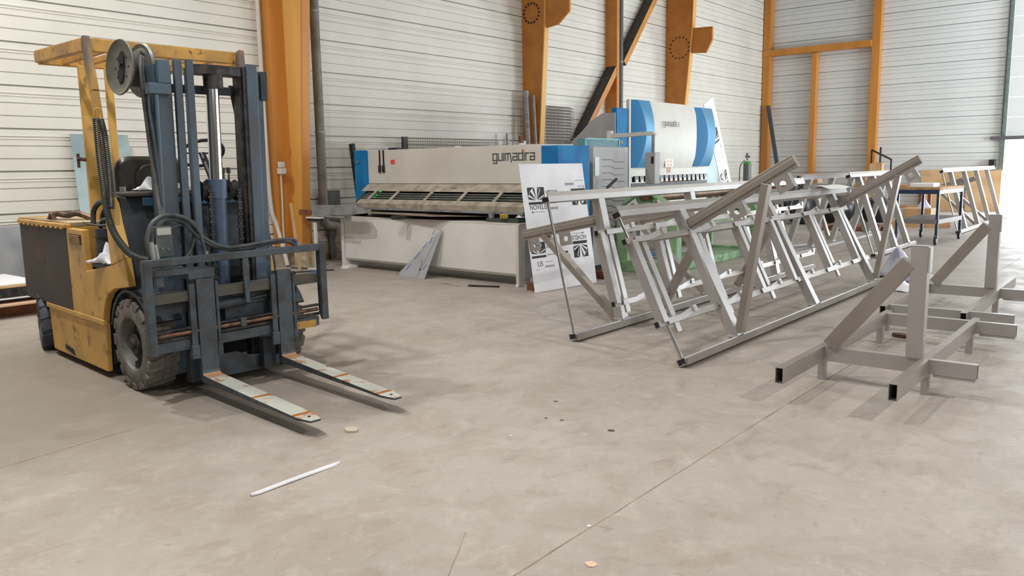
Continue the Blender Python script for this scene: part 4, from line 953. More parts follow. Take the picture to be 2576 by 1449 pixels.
# ------------------------------------------------------------------ press brake
PB = thing('press_brake', 'large cream and blue press brake with a bulging front between curved blue cheeks', 'press brake', (-7.0, 11.6, 0))
def bulge(t): return .16 * math.sin(math.pi * min(max((t - 1.45) / 1.15, 0), 1)) ** .8
mb = MB(); n = 14; g = []
for i in range(n + 1):
    z = 1.44 + (2.56 - 1.44) * i / n
    g.append([mb.bm.verts.new((-.02 + bulge(z) * .35, y, z)) for y in (.62, 2.42)] + [mb.bm.verts.new((-.2, y, z)) for y in (2.42, .62)])
for i in range(n):
    for k in range(4): mb.bm.faces.new((g[i][k], g[i][(k + 1) % 4], g[i + 1][(k + 1) % 4], g[i + 1][k]))
mb.bm.faces.new(g[0][::-1]); mb.bm.faces.new(g[-1]); mb.done('front_panel', CREAM2, PB, smooth=True)
for (y0, y1, zt) in ((.14, .66, 2.555), (2.38, 2.98, 2.53)):
    mb = MB(); g = []
    for i in range(n + 1):
        z = 1.46 + (zt - 1.46) * i / n; bb = bulge(z); yy = y0 + (y1 - y0) * (.30 + .28 * math.sin(math.pi * i / n))
        g.append([mb.bm.verts.new(q) for q in ((.0, y0, z), (.02 + bb * .6, yy, z), (.02 + bb * .8, y1, z), (-.08, y1, z), (-.08, y0, z))])
    for i in range(n):
        for k in range(5): mb.bm.faces.new((g[i][k], g[i][(k + 1) % 5], g[i + 1][(k + 1) % 5], g[i + 1][k]))
    mb.bm.faces.new(g[0][::-1]); mb.bm.faces.new(g[-1])
    mb.done('cheek', MBL2, PB, smooth=True, mats=[mat('press_blue_pale', srgb(66, 138, 178), .35, .15, srgb(104, 126, 140), 1.1, .5, .6)], pick=lambda f: 1 if (f.normal.x > .55 and f.calc_center_median().y > (y0 + y1) / 2 - .02) else 0)
MB().box(-.06, .0, .085, .14, 0, 2.555).done('side_frame', CREAM2, PB, bev=.004)
MB().box(-.12, -.02, -.27, .085, 0, 2.41).done('side_cabinet', MBL, PB, bev=.01)
MB().prism([(-.03, .0), (-.03, 2.33), (-.28, 2.33), (-.5, 2.22), (-.66, 2.07), (-.84, 1.93), (-1.2, 1.6), (-1.2, 0)], 'y', -.30, -.272).done('rear_cover', MGR, PB, bev=.008)
MB().box(-.6, -.02, .14, 2.95, 1.30, 1.46).box(-.6, .0, .14, 2.6, 1.30, 1.44).done('ram', CREAM2, PB, bev=.004)
b = MB(); k = 0
cl = MB(); tip = MB()
for k in range(16):
    y = .22 + k * .17
    cl.box(-.03, .03, y, y + .13, 1.22, 1.32); tip.box(.03, .036, y + .02, y + .11, 1.215, 1.265)
cl.done('tool_clamp', BLACKP, PB, bev=.004); t_ = tip.done('clamp_face', WHT, PB)
MB().box(-.05, .0, .14, 2.95, 1.08, 1.2).done('punch', STEEL, PB)
MB().box(-.5, .05, .10, 2.98, .20, 1.0).done('bed', CREAM2, PB, bev=.01); MB().box(-.1, .02, .14, 2.95, 1.0, 1.05).done('die_rail', STEEL, PB)
MB().box(-.6, -.2, 2.95, 3.0, 0, 2.5).done('side_frame', CREAM2, PB, bev=.004)
logo(PB, (.062, 1.13, 2.165), (0, 1, 0), .066, LOGO, .13, (1, 0, 0))
wp = MB().box(.0, .006, 1.30, 1.58, 1.46, 1.60); wp.done('warning_sign', BOARD, PB)
b = MB()
for (y, z) in ((1.36, 1.54), (1.47, 1.54), (1.36, 1.475), (1.47, 1.475)): b.prism([(y, z), (y + .07, z), (y + .035, z + .05)], 'x', .007, .009)
b.done('warning_triangle', LOGOO, PB)
MB().box(.0, .004, 1.36, 1.5, 1.36, 1.44).done('red_label', mat('faded_red', srgb(214, 160, 150), .6), PB)
# swing arm of the control pendant
PA = thing('control_pendant', 'grey control pendant hanging from a pale swing arm in front of the press brake', 'control pendant', (-6.06, 10.75, 0))
MB().box(-.07, .09, -.06, .1, 1.22, 1.68).done('pendant_box', MGR, PA, bev=.01)
MB().box(.03, .07, -.064, -.06, 1.52, 1.62).done('display', BLACKP, PA)
MB().cyl((.03, 0, 1.68), (.03, 0, 1.95), .025, 12).done('down_tube', GALV, PA, smooth=True)
MB().prism([(-.72, 1.91), (-.72, 1.975), (.03, 1.985), (.08, 1.93), (.0, 1.93)], 'y', -.03, .03).done('swing_arm', CREAM, PA, bev=.004)
MB().cyl((-.72, 0, 1.84), (-.72, 0, 2.02), .05, 14).cyl((-.68, .03, 1.86), (-.55, .1, 1.84), .03, 8).done('pivot', WHT, PA, smooth=True)
MB().cyl((-.72, 0, 0), (-.72, 0, 1.86), .03, 12).done('mast_tube', GALV, PA, smooth=True)
# ------------------------------------------------------------------ green plate roller
GR = thing('plate_roller', 'old green plate rolling machine with arched end frames behind the aluminium trusses', 'rolling machine', (-5.7, 10.0, 0))
def endframe(y, nm):
    out = [(-.46, .02), (-.46, .76), (-.38, .95), (-.20, 1.08), (.02, 1.12), (.14, 1.06), (.36, .92), (.46, .78), (.46, .02)]
    inn = [(-.30, .16), (-.30, .62), (-.24, .74), (.24, .74), (.30, .62), (.30, .16)]
    mb = MB(); hi = y + .09
    # build as strips: left leg, right leg, top arch, foot
    mb.prism([(-.46, .0), (-.46, .76), (-.38, .95), (-.26, .74), (-.31, .62), (-.31, .0)], 'y', y, hi)
    mb.prism([(.46, .0), (.46, .76), (.38, .93), (.26, .74), (.31, .62), (.31, .0)], 'y', y, hi)
    mb.prism([(-.38, .95), (-.20, 1.08), (.02, 1.12), (.14, 1.06), (.38, .93), (.26, .74), (-.26, .74)], 'y', y, hi)
    mb.prism([(-.48, .0), (.48, .0), (.48, .16), (-.48, .16)], 'y', y - .02, hi + .02)
    o = mb.done(nm, GRN, GR, bev=.012)
    rim_ = MB(); R_ = [(-.46, .2), (-.46, .76), (-.38, .95), (-.20, 1.08), (.02, 1.12), (.14, 1.06), (.38, .93), (.46, .76), (.46, .2)]
    for a, b_ in zip(R_[:-1], R_[1:]): rim_.beam((a[0], y + .045, a[1]), (b_[0], y + .045, b_[1]), .14, .035, up=(0, 0, 1) if abs(a[0] - b_[0]) > .02 else (1, 0, 0))
    rim_.done('frame_flange', GRN, GR, bev=.004)
    return o
endframe(0, 'end_frame'); endframe(2.7, 'end_frame')
for y in (-.03, 2.67):
    b = MB().holed((-.22, y, .93), (.8, 0, .5), (-.5, 0, .8), .2, .13, .035, -.01).holed((.24, y, .93), (.8, 0, -.45), (.45, 0, .8), .2, .13, .035, -.01); b.done('bearing_plate', BOARD, GR)
    MB().cyl((0, y - .02, .92), (0, y + .05, .92), .05, 16).cyl((.16, y - .03, 1.0), (.3, y - .03, .90), .02, 8).cyl((-.3, y - .03, .90), (-.18, y - .03, .95), .025, 8).box(-.1, .1, y - .02, y + .02, 1.03, 1.08).done('bearing', RUST, GR, smooth=True)
MB().cyl((0, .05, 1.06), (0, 2.7, 1.06), .07, 24).done('top_roll', ROLL, GR, smooth=True)
MB().cyl((-.16, .05, .86), (-.16, 2.7, .86), .07, 24).cyl((.16, .05, .86), (.16, 2.7, .86), .07, 24).done('lower_roll', STEEL, GR, smooth=True)
MB().box(-.3, .3, .1, 2.7, .0, .12).box(-.05, .05, .1, 2.7, .55, .65).done('bed_beam', GRN, GR, bev=.01)
MB().lathe([(-.02, .0), (-.02, .16), (.02, .16), (.02, 0.001)], (.50, 1.9, .55), (1, 0, 0), 24).done('hand_wheel', GRN, GR, smooth=True)
tag(MB().beam((-6.72, 11.1, .03), (-6.72, 12.1, .03), .06, .05).done('blue_profile', BLUEP), 'bright blue profile lying on the floor between the green roller and the press brake', 'profile')
for (a, b_, lab, mt) in (((-6.5, 11.3), (-6.45, 12.7), 'dark flat bar lying on the floor behind the green end frame', STEEL), ((-6.36, 11.2), (-6.3, 12.4), 'pale flat bar lying on the floor beside the dark flat bar', GALV)):
    tag(MB().beam((a[0], a[1], .01), (b_[0], b_[1], .01), .05, .015).done('flat_bar', mt), lab, 'bar')
# leaning strips and cylinder beyond the press brake
ls = MB().box(0, .5, 0, .014, 0, 3.05).done('printed_strip', BOARD, bev=.002)
ez_ = Vector((-.05, -.40, .91)).normalized(); ex_ = Vector((0, .91, .40)); ex_ = (ex_ - ez_ * ex_.dot(ez_)).normalized(); ey_ = ez_.cross(ex_); M_ = Matrix.Identity(4)
for i in range(3): M_[i][0] = ex_[i]; M_[i][1] = ey_[i]; M_[i][2] = ez_[i]; M_[i][3] = (-8.1, 18.15, .01)[i]
ls.matrix_world = M_
tag(ls, 'tall narrow white printed strip leaning right of the press brake', 'sheet strip')
sunlogo(ls, .2, 1.08, .26, 1, 1.3); sunlogo(ls, .2, 2.12, .26, 1, 1.3); text('printed_text', 'LABICOLOR', .07, INK, ls, (.34, -.0005, 1.0), (R(90), R(90), 0), .0008); text('printed_text', 'LABICOLOR', .07, INK, ls, (.34, -.0005, 2.0), (R(90), R(90), 0), .0008)
tl = MB().box(0, .02, 0, .9, 0, 2.05).done('teal_sheet', mat('teal_sheet', srgb(120, 160, 166), .35, 0, srgb(104, 144, 152), 2), bev=.003); tl.location = (-8.7, 17.7, 0)
tag(tl, 'dull teal sheet standing behind the tall printed strip', 'sheet')
gc = thing('gas_cylinder', 'grey gas cylinder with a green shoulder beyond the press brake', 'gas cylinder', (-9.8, 23.0, 0))
MB().lathe([(0, .001), (0, .115), (1.44, .115), (1.50, .11), (1.50, .001)], (0, 0, 0), (0, 0, 1), 24).done('body', GASG, gc, smooth=True)
MB().lathe([(1.53, .001), (1.47, .118), (1.50, .118), (1.54, .10), (1.56, .08), (1.56, .001)], (0, 0, 0), (0, 0, 1), 24).done('shoulder', GASN, gc, smooth=True)
MB().cyl((0, 0, 1.58), (0, 0, 1.72), .03, 10).cyl((-.07, 0, 1.69), (.08, 0, 1.69), .03, 10).cyl((0, 0, 1.72), (0, 0, 1.80), .05, 10).done('valve', GALV, gc, smooth=True)
MB().path([(-.08, 0, 1.6), (-.2, -.05, 1.4), (-.24, 0, .9), (-.3, 0, .1)], .012, 6).done('gas_hose', HOSE, gc, smooth=True)
tag(MB().beam((-10.2, 27.0, .02), (-10.92, 27.2, 3.4), .11, .09, up=(0, 1, 0)).done('leaning_beam', mat('beam_dark', srgb(62, 72, 76), .5)), 'dark steel beam leaning against the corner post at the back', 'beam')

# ------------------------------------------------------------------ aluminium trusses
def truss(label, xb, zb, xt, zt, y0, y1, stations, arm, yt1=None, inner=None, mt=ALU, group=None, root=None, armst=(0, 2), inn_y=None, posts=None, rod=True, plates=True):
    T = thing('aluminium_truss', label, 'truss frame', (xb, y0, 0), 0, group)
    B = lambda: MB()
    d = Vector((xt - xb, 0, zt - zb)).normalized(); nrm = Vector((d.z, 0, -d.x))           # nrm points to +x
    def done(mb, nm, m=mt, **k):
        mb.bm.transform(Matrix.Translation((-xb, -y0, 0))); return mb.done(nm, m, T, **k)
    PB_, PT = Vector((xb, 0, zb)), Vector((xt, 0, zt)); yt1 = yt1 or y1
    for (P, s_, nm, ye) in ((PB_, -1, 'bottom_rail', y1), (PT, 1, 'top_rail', yt1)):
        P0 = P + Vector((0, y0, 0)); P1 = P + Vector((0, ye, 0)); o_ = -d * .0
        done(MB().rhs(P0, P1, .05, .075, .004, up=nrm), nm)
        done(MB().beam(P0 + Vector((0, .004, 0)), P0 + Vector((0, .02, 0)), .041, .066, up=nrm), 'end_plug', m=BLACKP)
        q = d * (s_ * .045); mb = MB()
        if nm == 'bottom_rail':
            q = nrm * .055 + Vector((0, 0, -.012)); 
            mb.beam(P0 + q, P1 + q, .006, .055, up=(0, 0, 1)).beam(P0 + q + Vector((-.02, 0, -.024)), P1 + q + Vector((-.02, 0, -.024)), .04, .006)
        else:
            q = d * .035 + nrm * .030; mb.beam(P0 + q, P1 + q, .008, .055, up=d)
        done(mb, 'channel_lip', m=ALUD)
    if rod: done(MB().cyl(PB_ + Vector((0, y0 + .03, 0)), PT + Vector((0, y0 + .03, 0)), .0125, 12), 'end_rod', m=ROD, smooth=True)
    for i, y in enumerate(stations):
        o0 = Vector((0, y, 0)); top = PT + d * -.02
        done(MB().beam(PB_ + d * .02 + o0, top + o0, .085, .105, up=(0, 1, 0)), 'strut', bev=.004)
        done(MB().beam(PB_ + d * .035 + o0 + Vector((0, -.06, 0)), PB_ + d * .05 + o0 + Vector((0, .06, 0)), .11, .012), 'weld', m=WELD)
        if i in armst:
            A0 = PB_.lerp(PT, arm['f']) + o0 + Vector((0, 0, 0)); A1 = A0 + Vector((arm['dx'], 0, arm['dz'])); ad = (A1 - A0).normalized()
            side = nrm * (.05 if arm['dx'] > 0 else -.05); A0 = A0 + side
            done(MB().beam(A0, A1, .06, .105, up=ad.cross(Vector((0, 1, 0)))).beam(A0 + Vector((0, -.035, 0)) , A1 + Vector((0, -.035, 0)), .012, .05, up=ad.cross(Vector((0, 1, 0)))), 'cantilever_arm', m=ALUD, bev=.004)
            D1 = A0.lerp(A1, arm['g']); D0 = PB_ + o0 + d * .05 + side
            dn = ad.cross(Vector((0, 1, 0))); dn = dn if dn.z < 0 else -dn
            done(MB().beam(D0, D1 + dn * .04, .06, .09, up=(0, 1, 0)), 'diagonal', m=ALUD, bev=.004)
            if plates:
                for f_ in arm['pl']:
                    c = A0.lerp(A1, f_) + dn * .115
                    pm = MB().holed(c + Vector((0, -.03, 0)), ad, -dn, .125, .13, .026, .006, 16)
                    for (qx, qz) in ((-.04, -.04), (.04, -.04), (-.04, .04), (.04, .04)): pm.cyl(c + ad * qx + dn * qz + Vector((0, -.034, 0)), c + ad * qx + dn * qz + Vector((0, -.030, 0)), .007, 6)
                    pm.beam(c + ad * .068 + dn * .062 + Vector((0, 0, 0)), c + ad * .068 - dn * .062 + Vector((0, 0, 0)), .006, .07, up=(0, 1, 0))
                    done(pm, 'bracket_plate')
    if inner:
        (xu, zu), (xl, zl), iy0, iy1 = inner; off = [(xu, zu), (xl, zl)]
        for j_, (x, z) in enumerate(off):
            P0 = Vector((x, iy0, z)); P1 = Vector((x, iy1, z))
            done(MB().rhs(P0, P1, .05, .045, .004, up=nrm), 'inner_rail', m=ALUD); done(MB().beam(P0 + Vector((0, .004, 0)), P0 + Vector((0, .02, 0)), .041, .036, up=nrm), 'end_plug', m=BLACKP)
            # cranked flat strap with lugs running beside the rail
            y = iy0 + .12
            while y < iy1 - .5:
                o_ = nrm * .035; l_ = d * (.012 if j_ == 0 else -.012)
                a = Vector((x, y, z)) + o_; b_ = Vector((x, y + .22, z)) + o_; c = Vector((x, y + .45, z)) + o_ + d * .035
                done(MB().beam(a, b_, .006, .045, up=d).beam(b_, c, .006, .045, up=d), 'strap', m=ALU)
                done(MB().beam(c + Vector((0, -.03, 0)), c + Vector((0, .03, 0)), .035, .05, up=d).cyl(c + nrm * .017, c + nrm * .021, .008, 8), 'lug', m=ALU, bev=.003)
                y += .9
        for y in (posts or [iy0 + .05 + 1.1 * k for k in range(int((iy1 - iy0) / 1.1) + 1)]):
            done(MB().beam(Vector((xl, y, zl)) + d * .0, Vector((xu, y, zu)), .075, .075, up=(0, 1, 0)), 'post', bev=.003)
            done(MB().beam(Vector((xl, y + .17, zl)) - d * .1, Vector((xu, y + .17, zu)) + d * .02, .02, .07, up=(0, 1, 0)), 'flat_bar', m=ALU, bev=.002)
    return T


LB = truss('leaning aluminium truss nearest the camera with arms rising to the right', -2.765, .045, -3.335, 1.12, 5.38, 10.62, (6.38, 8.28, 10.33),
           dict(f=.86, dx=.93, dz=.55, g=.72, pl=(.42, .84)), yt1=10.9, inner=((-3.215, .925), (-2.93, .32), 5.3, 10.6), posts=(5.4, 6.35, 7.3, 8.1, 9.2, 10.2))
LA = truss('aluminium truss on the left of the row, one arm pointing left at the printed board', -3.955, .045, -4.235, 1.215, 5.68, 11.6, (6.5, 8.35, 10.3),
           dict(f=.82, dx=-.93, dz=-.19, g=.72, pl=(.42, .85)), yt1=11.9, inner=((-4.02, .90), (-3.84, .27), 6.15, 11.3), armst=(0, 1), posts=(6.2, 7.2, 8.1, 9.2, 10.3))
for (y, xt_, zt_) in ((7.2, -3.50, .86), (9.0, -3.50, .86)):
    bq = MB().beam((-3.92, y, .09), (xt_, y, zt_), .07, .085, up=(0, 1, 0)); bq.bm.transform(Matrix.Translation((3.955, -5.68, 0))); bq.done('counter_strut', ALUD, LA, bev=.003)
bq = MB().beam((-3.49, 7.05, .90), (-3.49, 9.3, .90), .05, .06); bq.bm.transform(Matrix.Translation((3.955, -5.68, 0))); bq.done('counter_rail', ALUD, LA, bev=.003)
# trusses parked further back
truss('bright aluminium truss in the back row, its black open end left of the others', -4.85, .045, -4.5, 1.27, 12.5, 18.2, (13.0, 14.1, 15.2, 16.3, 17.4), dict(f=.8, dx=-.8, dz=-.2, g=.7, pl=(.5,)), armst=(0, 2, 4))
truss('bright aluminium truss in the back row behind the near truss, with arms on the right', -3.62, .045, -4.05, 1.27, 13.4, 15.9, (13.9, 14.7, 15.5), dict(f=.84, dx=.5, dz=.3, g=.7, pl=(.5,)), armst=())
truss('overexposed aluminium truss standing beyond the trolley near the door', -3.42, .045, -3.78, 1.27, 18.6, 24.6, (19.4, 20.8, 22.2, 23.6), dict(f=.84, dx=-.8, dz=-.3, g=.7, pl=(.5,)), armst=(1, 2))

# ------------------------------------------------------------------ low frames
def lowframe(label, xa, xb_, y0, y1, yc0, yc1, mirror, stub):
    T = thing('aluminium_stand', label, 'low frame', ((xa + xb_) / 2, yc0, 0)); ox, oy = (xa + xb_) / 2, yc0
    def done(mb, nm, m=ALU, **k): mb.bm.transform(Matrix.Translation((-ox, -oy, 0))); return mb.done(nm, m, T, **k)
    zc = .195; h = .10
    for x in (xa, xb_): done(MB().rhs((x, y0, zc), (x, y1, zc), .05, h, .004), 'side_rail', m=ALUD)
    for (y, s_) in ((yc0, stub), (yc1, stub)):
        done(MB().beam((xa + .025, y, zc), (xb_ - .025, y, zc), .05, h), 'cross_rail', bev=.002)
        done(MB().rhs((xb_ + .025, y + .0, zc), (xb_ + .025 + s_, y, zc), .05, .095, .004).box(xb_ + .05, xb_ + .02 + s_, y - .03, y + .04, zc - .062, zc - .05), 'stub_rail')
    yp = yc0 if not mirror else yc1; yd = yc0 if not mirror else yc1
    for (x, y) in ((xa, yc0 + .03), (xb_, yc0 + .03), (xa, yc1 - .1), (xb_, yc1 - .1)):
        done(MB().beam((x, y, 0), (x, y, zc - h / 2), .05, .05, up=(0, 1, 0)), 'leg', bev=.002)
    yq = yp + (.0)
    done(MB().rhs((xb_ - .065, yq, zc + h / 2), (xb_ - .065, yq, .965), .10, .08, .004, up=(0, 1, 0)).box(xb_ - .115, xb_ - .015, yq - .04, yq + .04, .963, .967), 'upright')
    done(MB().beam((xa + .06, yq, zc + h / 2 + .01), (xb_ - .125, yq, .86), .10, .085, up=(0, 1, 0)), 'diagonal', m=ALUD, bev=.003)
    done(MB().beam((xb_ - .008, yq - .03, zc + h / 2), (xb_ - .008, yq - .03, zc + .17), .006, .006), 'weld', m=WELD); done(MB().beam((xb_ - .12, yq + .045, zc + h / 2 + .002), (xb_ - .02, yq + .045, zc + h / 2 + .002), .012, .01), 'weld', m=WELD); done(MB().beam((xb_ - .008, yq, .80), (xb_ - .008, yq, .96), .012, .07, up=(0, 1, 0)), 'edge_plate', m=WELD)
    return T
lowframe('low aluminium stand in front with its two open tube ends toward the camera', -1.83, -1.17, 4.86, 7.34, 5.64, 7.20, False, .27)
lowframe('second low aluminium stand further back, its upright beside the bright doorway', -1.93, -1.30, 7.52, 10.15, 7.66, 9.2, True, .32)

# ------------------------------------------------------------------ trolley
CT = thing('trolley', 'dark blue steel trolley on castors with a wooden top', 'trolley', (-3.6, 16.9, 0), R(-4))
for (x, y) in ((-.33, -.75), (.35, -.75), (-.33, .72), (.35, .72)):
    MB().box(x - .022, x + .022, y - .022, y + .022, .16, .98).done('leg', NAVY, CT, bev=.003)
    c_ = MB().cyl((x - .02, y, .075), (x + .02, y, .075), .075, 16).done('castor', BLACKP, CT, smooth=True)
    MB().box(x - .035, x + .035, y - .03, y + .03, .12, .16).cyl((x - .022, y, .075), (x + .022, y, .075), .035, 10).done('castor_fork', GALV, c_)
MB().beam((-.35, -.75, .94), (.37, -.75, .94), .04, .07).beam((-.35, .72, .94), (.37, .72, .94), .04, .07).beam((-.33, -.75, .94), (-.33, .72, .94), .04, .07).beam((.35, -.75, .94), (.35, .72, .94), .04, .07).done('top_frame', NAVY, CT)
MB().box(-.36, .38, -.78, .75, .98, 1.02).done('wooden_top', WOOD, CT, bev=.004)
MB().box(-.33, .35, -.75, .72, .42, .45).beam((-.33, -.76, .41), (.35, -.76, .41), .03, .08).beam((.36, -.75, .41), (.36, .72, .41), .03, .08).done('shelf', mat('shelf_grey', srgb(132, 126, 124), .5), CT)
pp = MB().box(-.2, .2, -.3, .2, 0, .07).done('paper_stack', PAPER, bev=.01); pp.location = (-3.65, 16.7, 1.02); tag(pp, 'stack of white paper on the trolley top', 'paper stack')

# ------------------------------------------------------------------ clutter at the back
def box_(name, label, cat, x, y, z, sx, sy, sz, mt, rz=0, bev=.01):
    o = MB().box(-sx / 2, sx / 2, -sy / 2, sy / 2, 0, sz).done(name, mt, bev=bev); o.location = (x, y, z); o.rotation_euler = (0, 0, rz); return tag(o, label, cat)
def table(name, label, x, y, sx, sy, h, top, legm):
    T = thing(name, label, 'workbench', (x, y, 0))
    MB().box(-sx / 2, sx / 2, -sy / 2, sy / 2, h - .06, h).done('bench_top', top, T, bev=.004)
    MB().box(-sx / 2 + .05, sx / 2 - .05, -sy / 2 + .05, sy / 2 - .05, .25, .29).done('lower_shelf', top, T)
    for a in (-1, 1):
        for b_ in (-1, 1): MB().box(a * (sx / 2 - .08) - .04, a * (sx / 2 - .08) + .04, b_ * (sy / 2 - .08) - .04, b_ * (sy / 2 - .08) + .04, 0, h - .06).done('leg', legm, T)
    return T
table('workbench', 'wooden workbench against the back wall behind the trolley', -6.4, 24.2, 2.4, 1.2, .85, WOOD, WOODD)
table('workbench', 'timber workbench in the shade behind the bright back row of trusses', -8.75, 24.6, 1.9, 1.1, .8, WOODD, WOODD)
for i, (x, y, z, sx, sy, sz, lab) in enumerate(((-8.0, 20.6, 0, .8, .7, .75, 'big black refuse bag on the floor left of the bag heap'), (-7.2, 20.2, 0, .7, .8, .9, 'tall black refuse bag in the middle of the bag heap'), (-6.5, 20.8, 0, .8, .7, .8, 'rounded black refuse bag on the right of the bag heap'), (-5.8, 21.6, 0, .8, .8, .65, 'low black refuse bag nearest the trolley'), (-7.7, 21.6, 0, 1.0, .8, 1.0, 'black refuse bag at the back of the heap by the workbench'))):
    bm = bmesh.new(); bmesh.ops.create_icosphere(bm, subdivisions=3, radius=.5); rr_ = random.Random(i)
    for v in bm.verts:
        n_ = .06 * math.sin(9 * v.co.x + i) * math.sin(8 * v.co.y + 2 * i) + rr_.uniform(-.02, .02)
        v.co = Vector((v.co.x * (1 + n_) * sx, v.co.y * (1 + n_) * sy, (max(v.co.z, -.42) + .42) / .92 * sz * (1 + n_)))
    me = bpy.data.meshes.new('refuse_bag'); bm.to_mesh(me); bm.free(); me.materials.append(BIN)
    for p in me.polygons: p.use_smooth = True
    o = bpy.data.objects.new('refuse_bag', me); o.location = (x, y, z); C.objects.link(o); tag(o, lab, 'refuse bag')
box_('cardboard_box', 'brown cardboard box on the left end of the workbench behind the trolley', 'box', -7.0, 24.2, .85, .5, .5, .3, CARD)
box_('cardboard_box', 'brown cardboard box on the timber workbench in the shade', 'box', -8.5, 24.5, .8, .6, .4, .35, CARD)
box_('brown_board', 'brown board leaning on the back wall left of the doorway', 'board', -5.55, 27.3, 0, 1.1, .06, 1.22, CARD)
box_('brown_board', 'second brown board on the back wall closest to the door jamb', 'board', -4.42, 27.3, 0, .9, .06, 1.19, CARD)
T = thing('timber_pallet', 'wooden pallet lying on the floor behind the back row of trusses', 'pallet', (-5.5, 18.9, 0))
def pallet(T, L, w_, mt):
    for k in range(3): MB().box(-L / 2, L / 2, -w_ / 2 + k * (w_ / 2 - .05), -w_ / 2 + .1 + k * (w_ / 2 - .05), .0, .10).done('bearer', mt, T)
    for k in range(6): MB().box(-L / 2 + k * (L - .1) / 5, -L / 2 + .1 + k * (L - .1) / 5, -w_ / 2, w_ / 2, .10, .12).done('slat', mt, T)
pallet(T, 1.2, .8, WOODD)
T = thing('timber_pallet', 'wooden pallet on the floor behind the trolley by the workbench', 'pallet', (-4.6, 20.6, 0), .3)
pallet(T, 1.2, .9, WOOD)
box_('cardboard_box', 'open brown box on the pallet behind the trolley', 'box', -4.6, 20.6, .12, .6, .5, .3, CARD)
crumple('plastic_film', 'heap of crumpled clear film beside the trolley', (-4.9, 22.0, 0), .4, .9, .7, .55, BAG, 31, 'plastic film')
o = thing('bar_rack', 'dark crossed bars standing out above the truss near the back wall', 'rack', (-7.2, 27.0, 0))
MB().cyl((-.02, 0, 0), (-.02, 0, 1.93), .03, 8).beam((-.28, 0, 1.85), (.3, 0, 1.55), .04, .05).beam((-.28, 0, .02), (-.28, 0, 1.86), .04, .04).beam((.3, 0, .02), (.3, 0, 1.56), .04, .04).done('bars', STEEL, o)
lump('rubble_bag', 'pale pinkish sack on the back wall ledge beside the orange post', (-7.2, 26.6, 0), .35, .3, 1.45, CARD, 'sack', 9, .05)
tag(MB().rhs((-5.35, 13.5, .06), (-4.95, 14.5, .06), .06, .06).done('aluminium_tube', ALU), 'short bright aluminium tube lying on the floor behind the trusses', 'tube')
crumple('plastic_film', 'heap of crumpled lilac clear film at the far end of the near truss', (-2.62, 11.25, 0), .5, .62, 1.0, .46, BAG, 17, 'plastic film', 14, 14)
crumple('plastic_film', 'white scrap of film on the floor in front of the lilac heap', (-2.38, 10.3, 0), .9, .4, .42, .14, PAPER, 23, 'plastic film')
pa = bent_sheet(10, 6, lambda a, b_: ((a - .5) * .5, (b_ - .5) * .34, .01 + .05 * math.sin(math.pi * a) * (1 - .5 * b_) + .012 * math.sin(7 * b_ + 3 * a))).done('paper_sheet', PAPER, smooth=True, solid=.001)
pa.location = (-3.36, 10.35, 1.175); pa.rotation_euler = (0, 0, -.25); tag(pa, 'large white paper sheet draped over the top rail of the near truss', 'paper')
pa = bent_sheet(8, 6, lambda a, b_: ((a - .5) * .42, (b_ - .5) * .24, .004 + .02 * math.sin(math.pi * a))).done('paper_sheet', PAPER, smooth=True, solid=.001)
pa.location = (-3.25, 9.95, 1.20); pa.rotation_euler = (0, .06, -.6); tag(pa, 'smaller white paper peeping from under the large sheet on the near truss', 'paper')

# ------------------------------------------------------------------ behind the forklift
ms = MB().box(-.006, .006, 0, .75, 0, 2.0).done('film_sheet', FILMS, bev=.002); ms.matrix_world = Matrix.Translation((-10.95, 4.72, .02)) @ Matrix.Rotation(R(-5), 4, 'Y'); tag(ms, 'shiny pale blue metal sheet leaning on the cladding behind the forklift post', 'sheet')
ms = MB().box(-.006, .006, 0, 1.85, 0, .86).done('film_sheet', GLV, bev=.002); ms.matrix_world = Matrix.Translation((-11.0, 2.2, .02)) @ Matrix.Rotation(R(-5), 4, 'Y'); tag(ms, 'low grey protective sheet against the left wall with a blue arrow', 'sheet')
MB().box(.0065, .008, 1.15, 1.35, .60, .608).prism([(1.12, .604), (1.16, .62), (1.16, .588)], 'x', .0065, .008).done('blue_arrow', mat('arrow_blue', srgb(60, 110, 180), .6), ms)
MB().box(.0065, .008, .95, 1.3, .70, .703).done('pencil_line', INKG, ms)
ms = MB().box(-.006, .006, 0, .58, 0, .80).done('film_sheet', GALV, bev=.002); ms.matrix_world = Matrix.Translation((-10.8, 4.1, .02)) @ Matrix.Rotation(R(-9), 4, 'Y'); tag(ms, 'grey sheet standing low behind the rear of the forklift', 'sheet')
T = thing('sheet_pallet', 'brown timber pallet on the floor under the sheet stack at the left edge', 'pallet', (-10.15, 2.2, 0))
for x in (-.45, 0, .45): MB().box(x - .05, x + .05, -2.3, 1.6, .0, .11).done('bearer', WOODD, T)
for k in range(9): MB().box(-.5, .5, -2.3 + k * .46, -2.18 + k * .46, .11, .135).done('slat', WOODD, T)
for z, th_, mt, lab, dx in ((.136, .022, mat('pink_board', srgb(226, 190, 158), .7), 'pinkish bottom board on the pallet at the left edge', .12), (.20, .012, BOARD, 'thin white board near the bottom of the stack at the left edge', .05), (.214, .10, STEEL, 'thick grey bundle of sheets in the middle of the stack at the left edge', 0), (.316, .022, CARD, 'brown board near the top of the stack at the left edge', 0), (.34, .008, PAPER, 'white scuffed top sheet of the stack at the left edge', -.05)):
    o = MB().box(-.55, .55, -2.3, 1.45, 0, th_).done('stacked_board', mt, bev=.002); o.location = (-10.1 + dx, 2.2, z if z > .14 else .136); tag(o, lab, 'board')
tag(MB().box(-10.6, -9.6, 0.0, 3.6, .16, .198).done('spacer_board', STEEL), 'dark spacer board between the pinkish and white boards of the left stack', 'board')
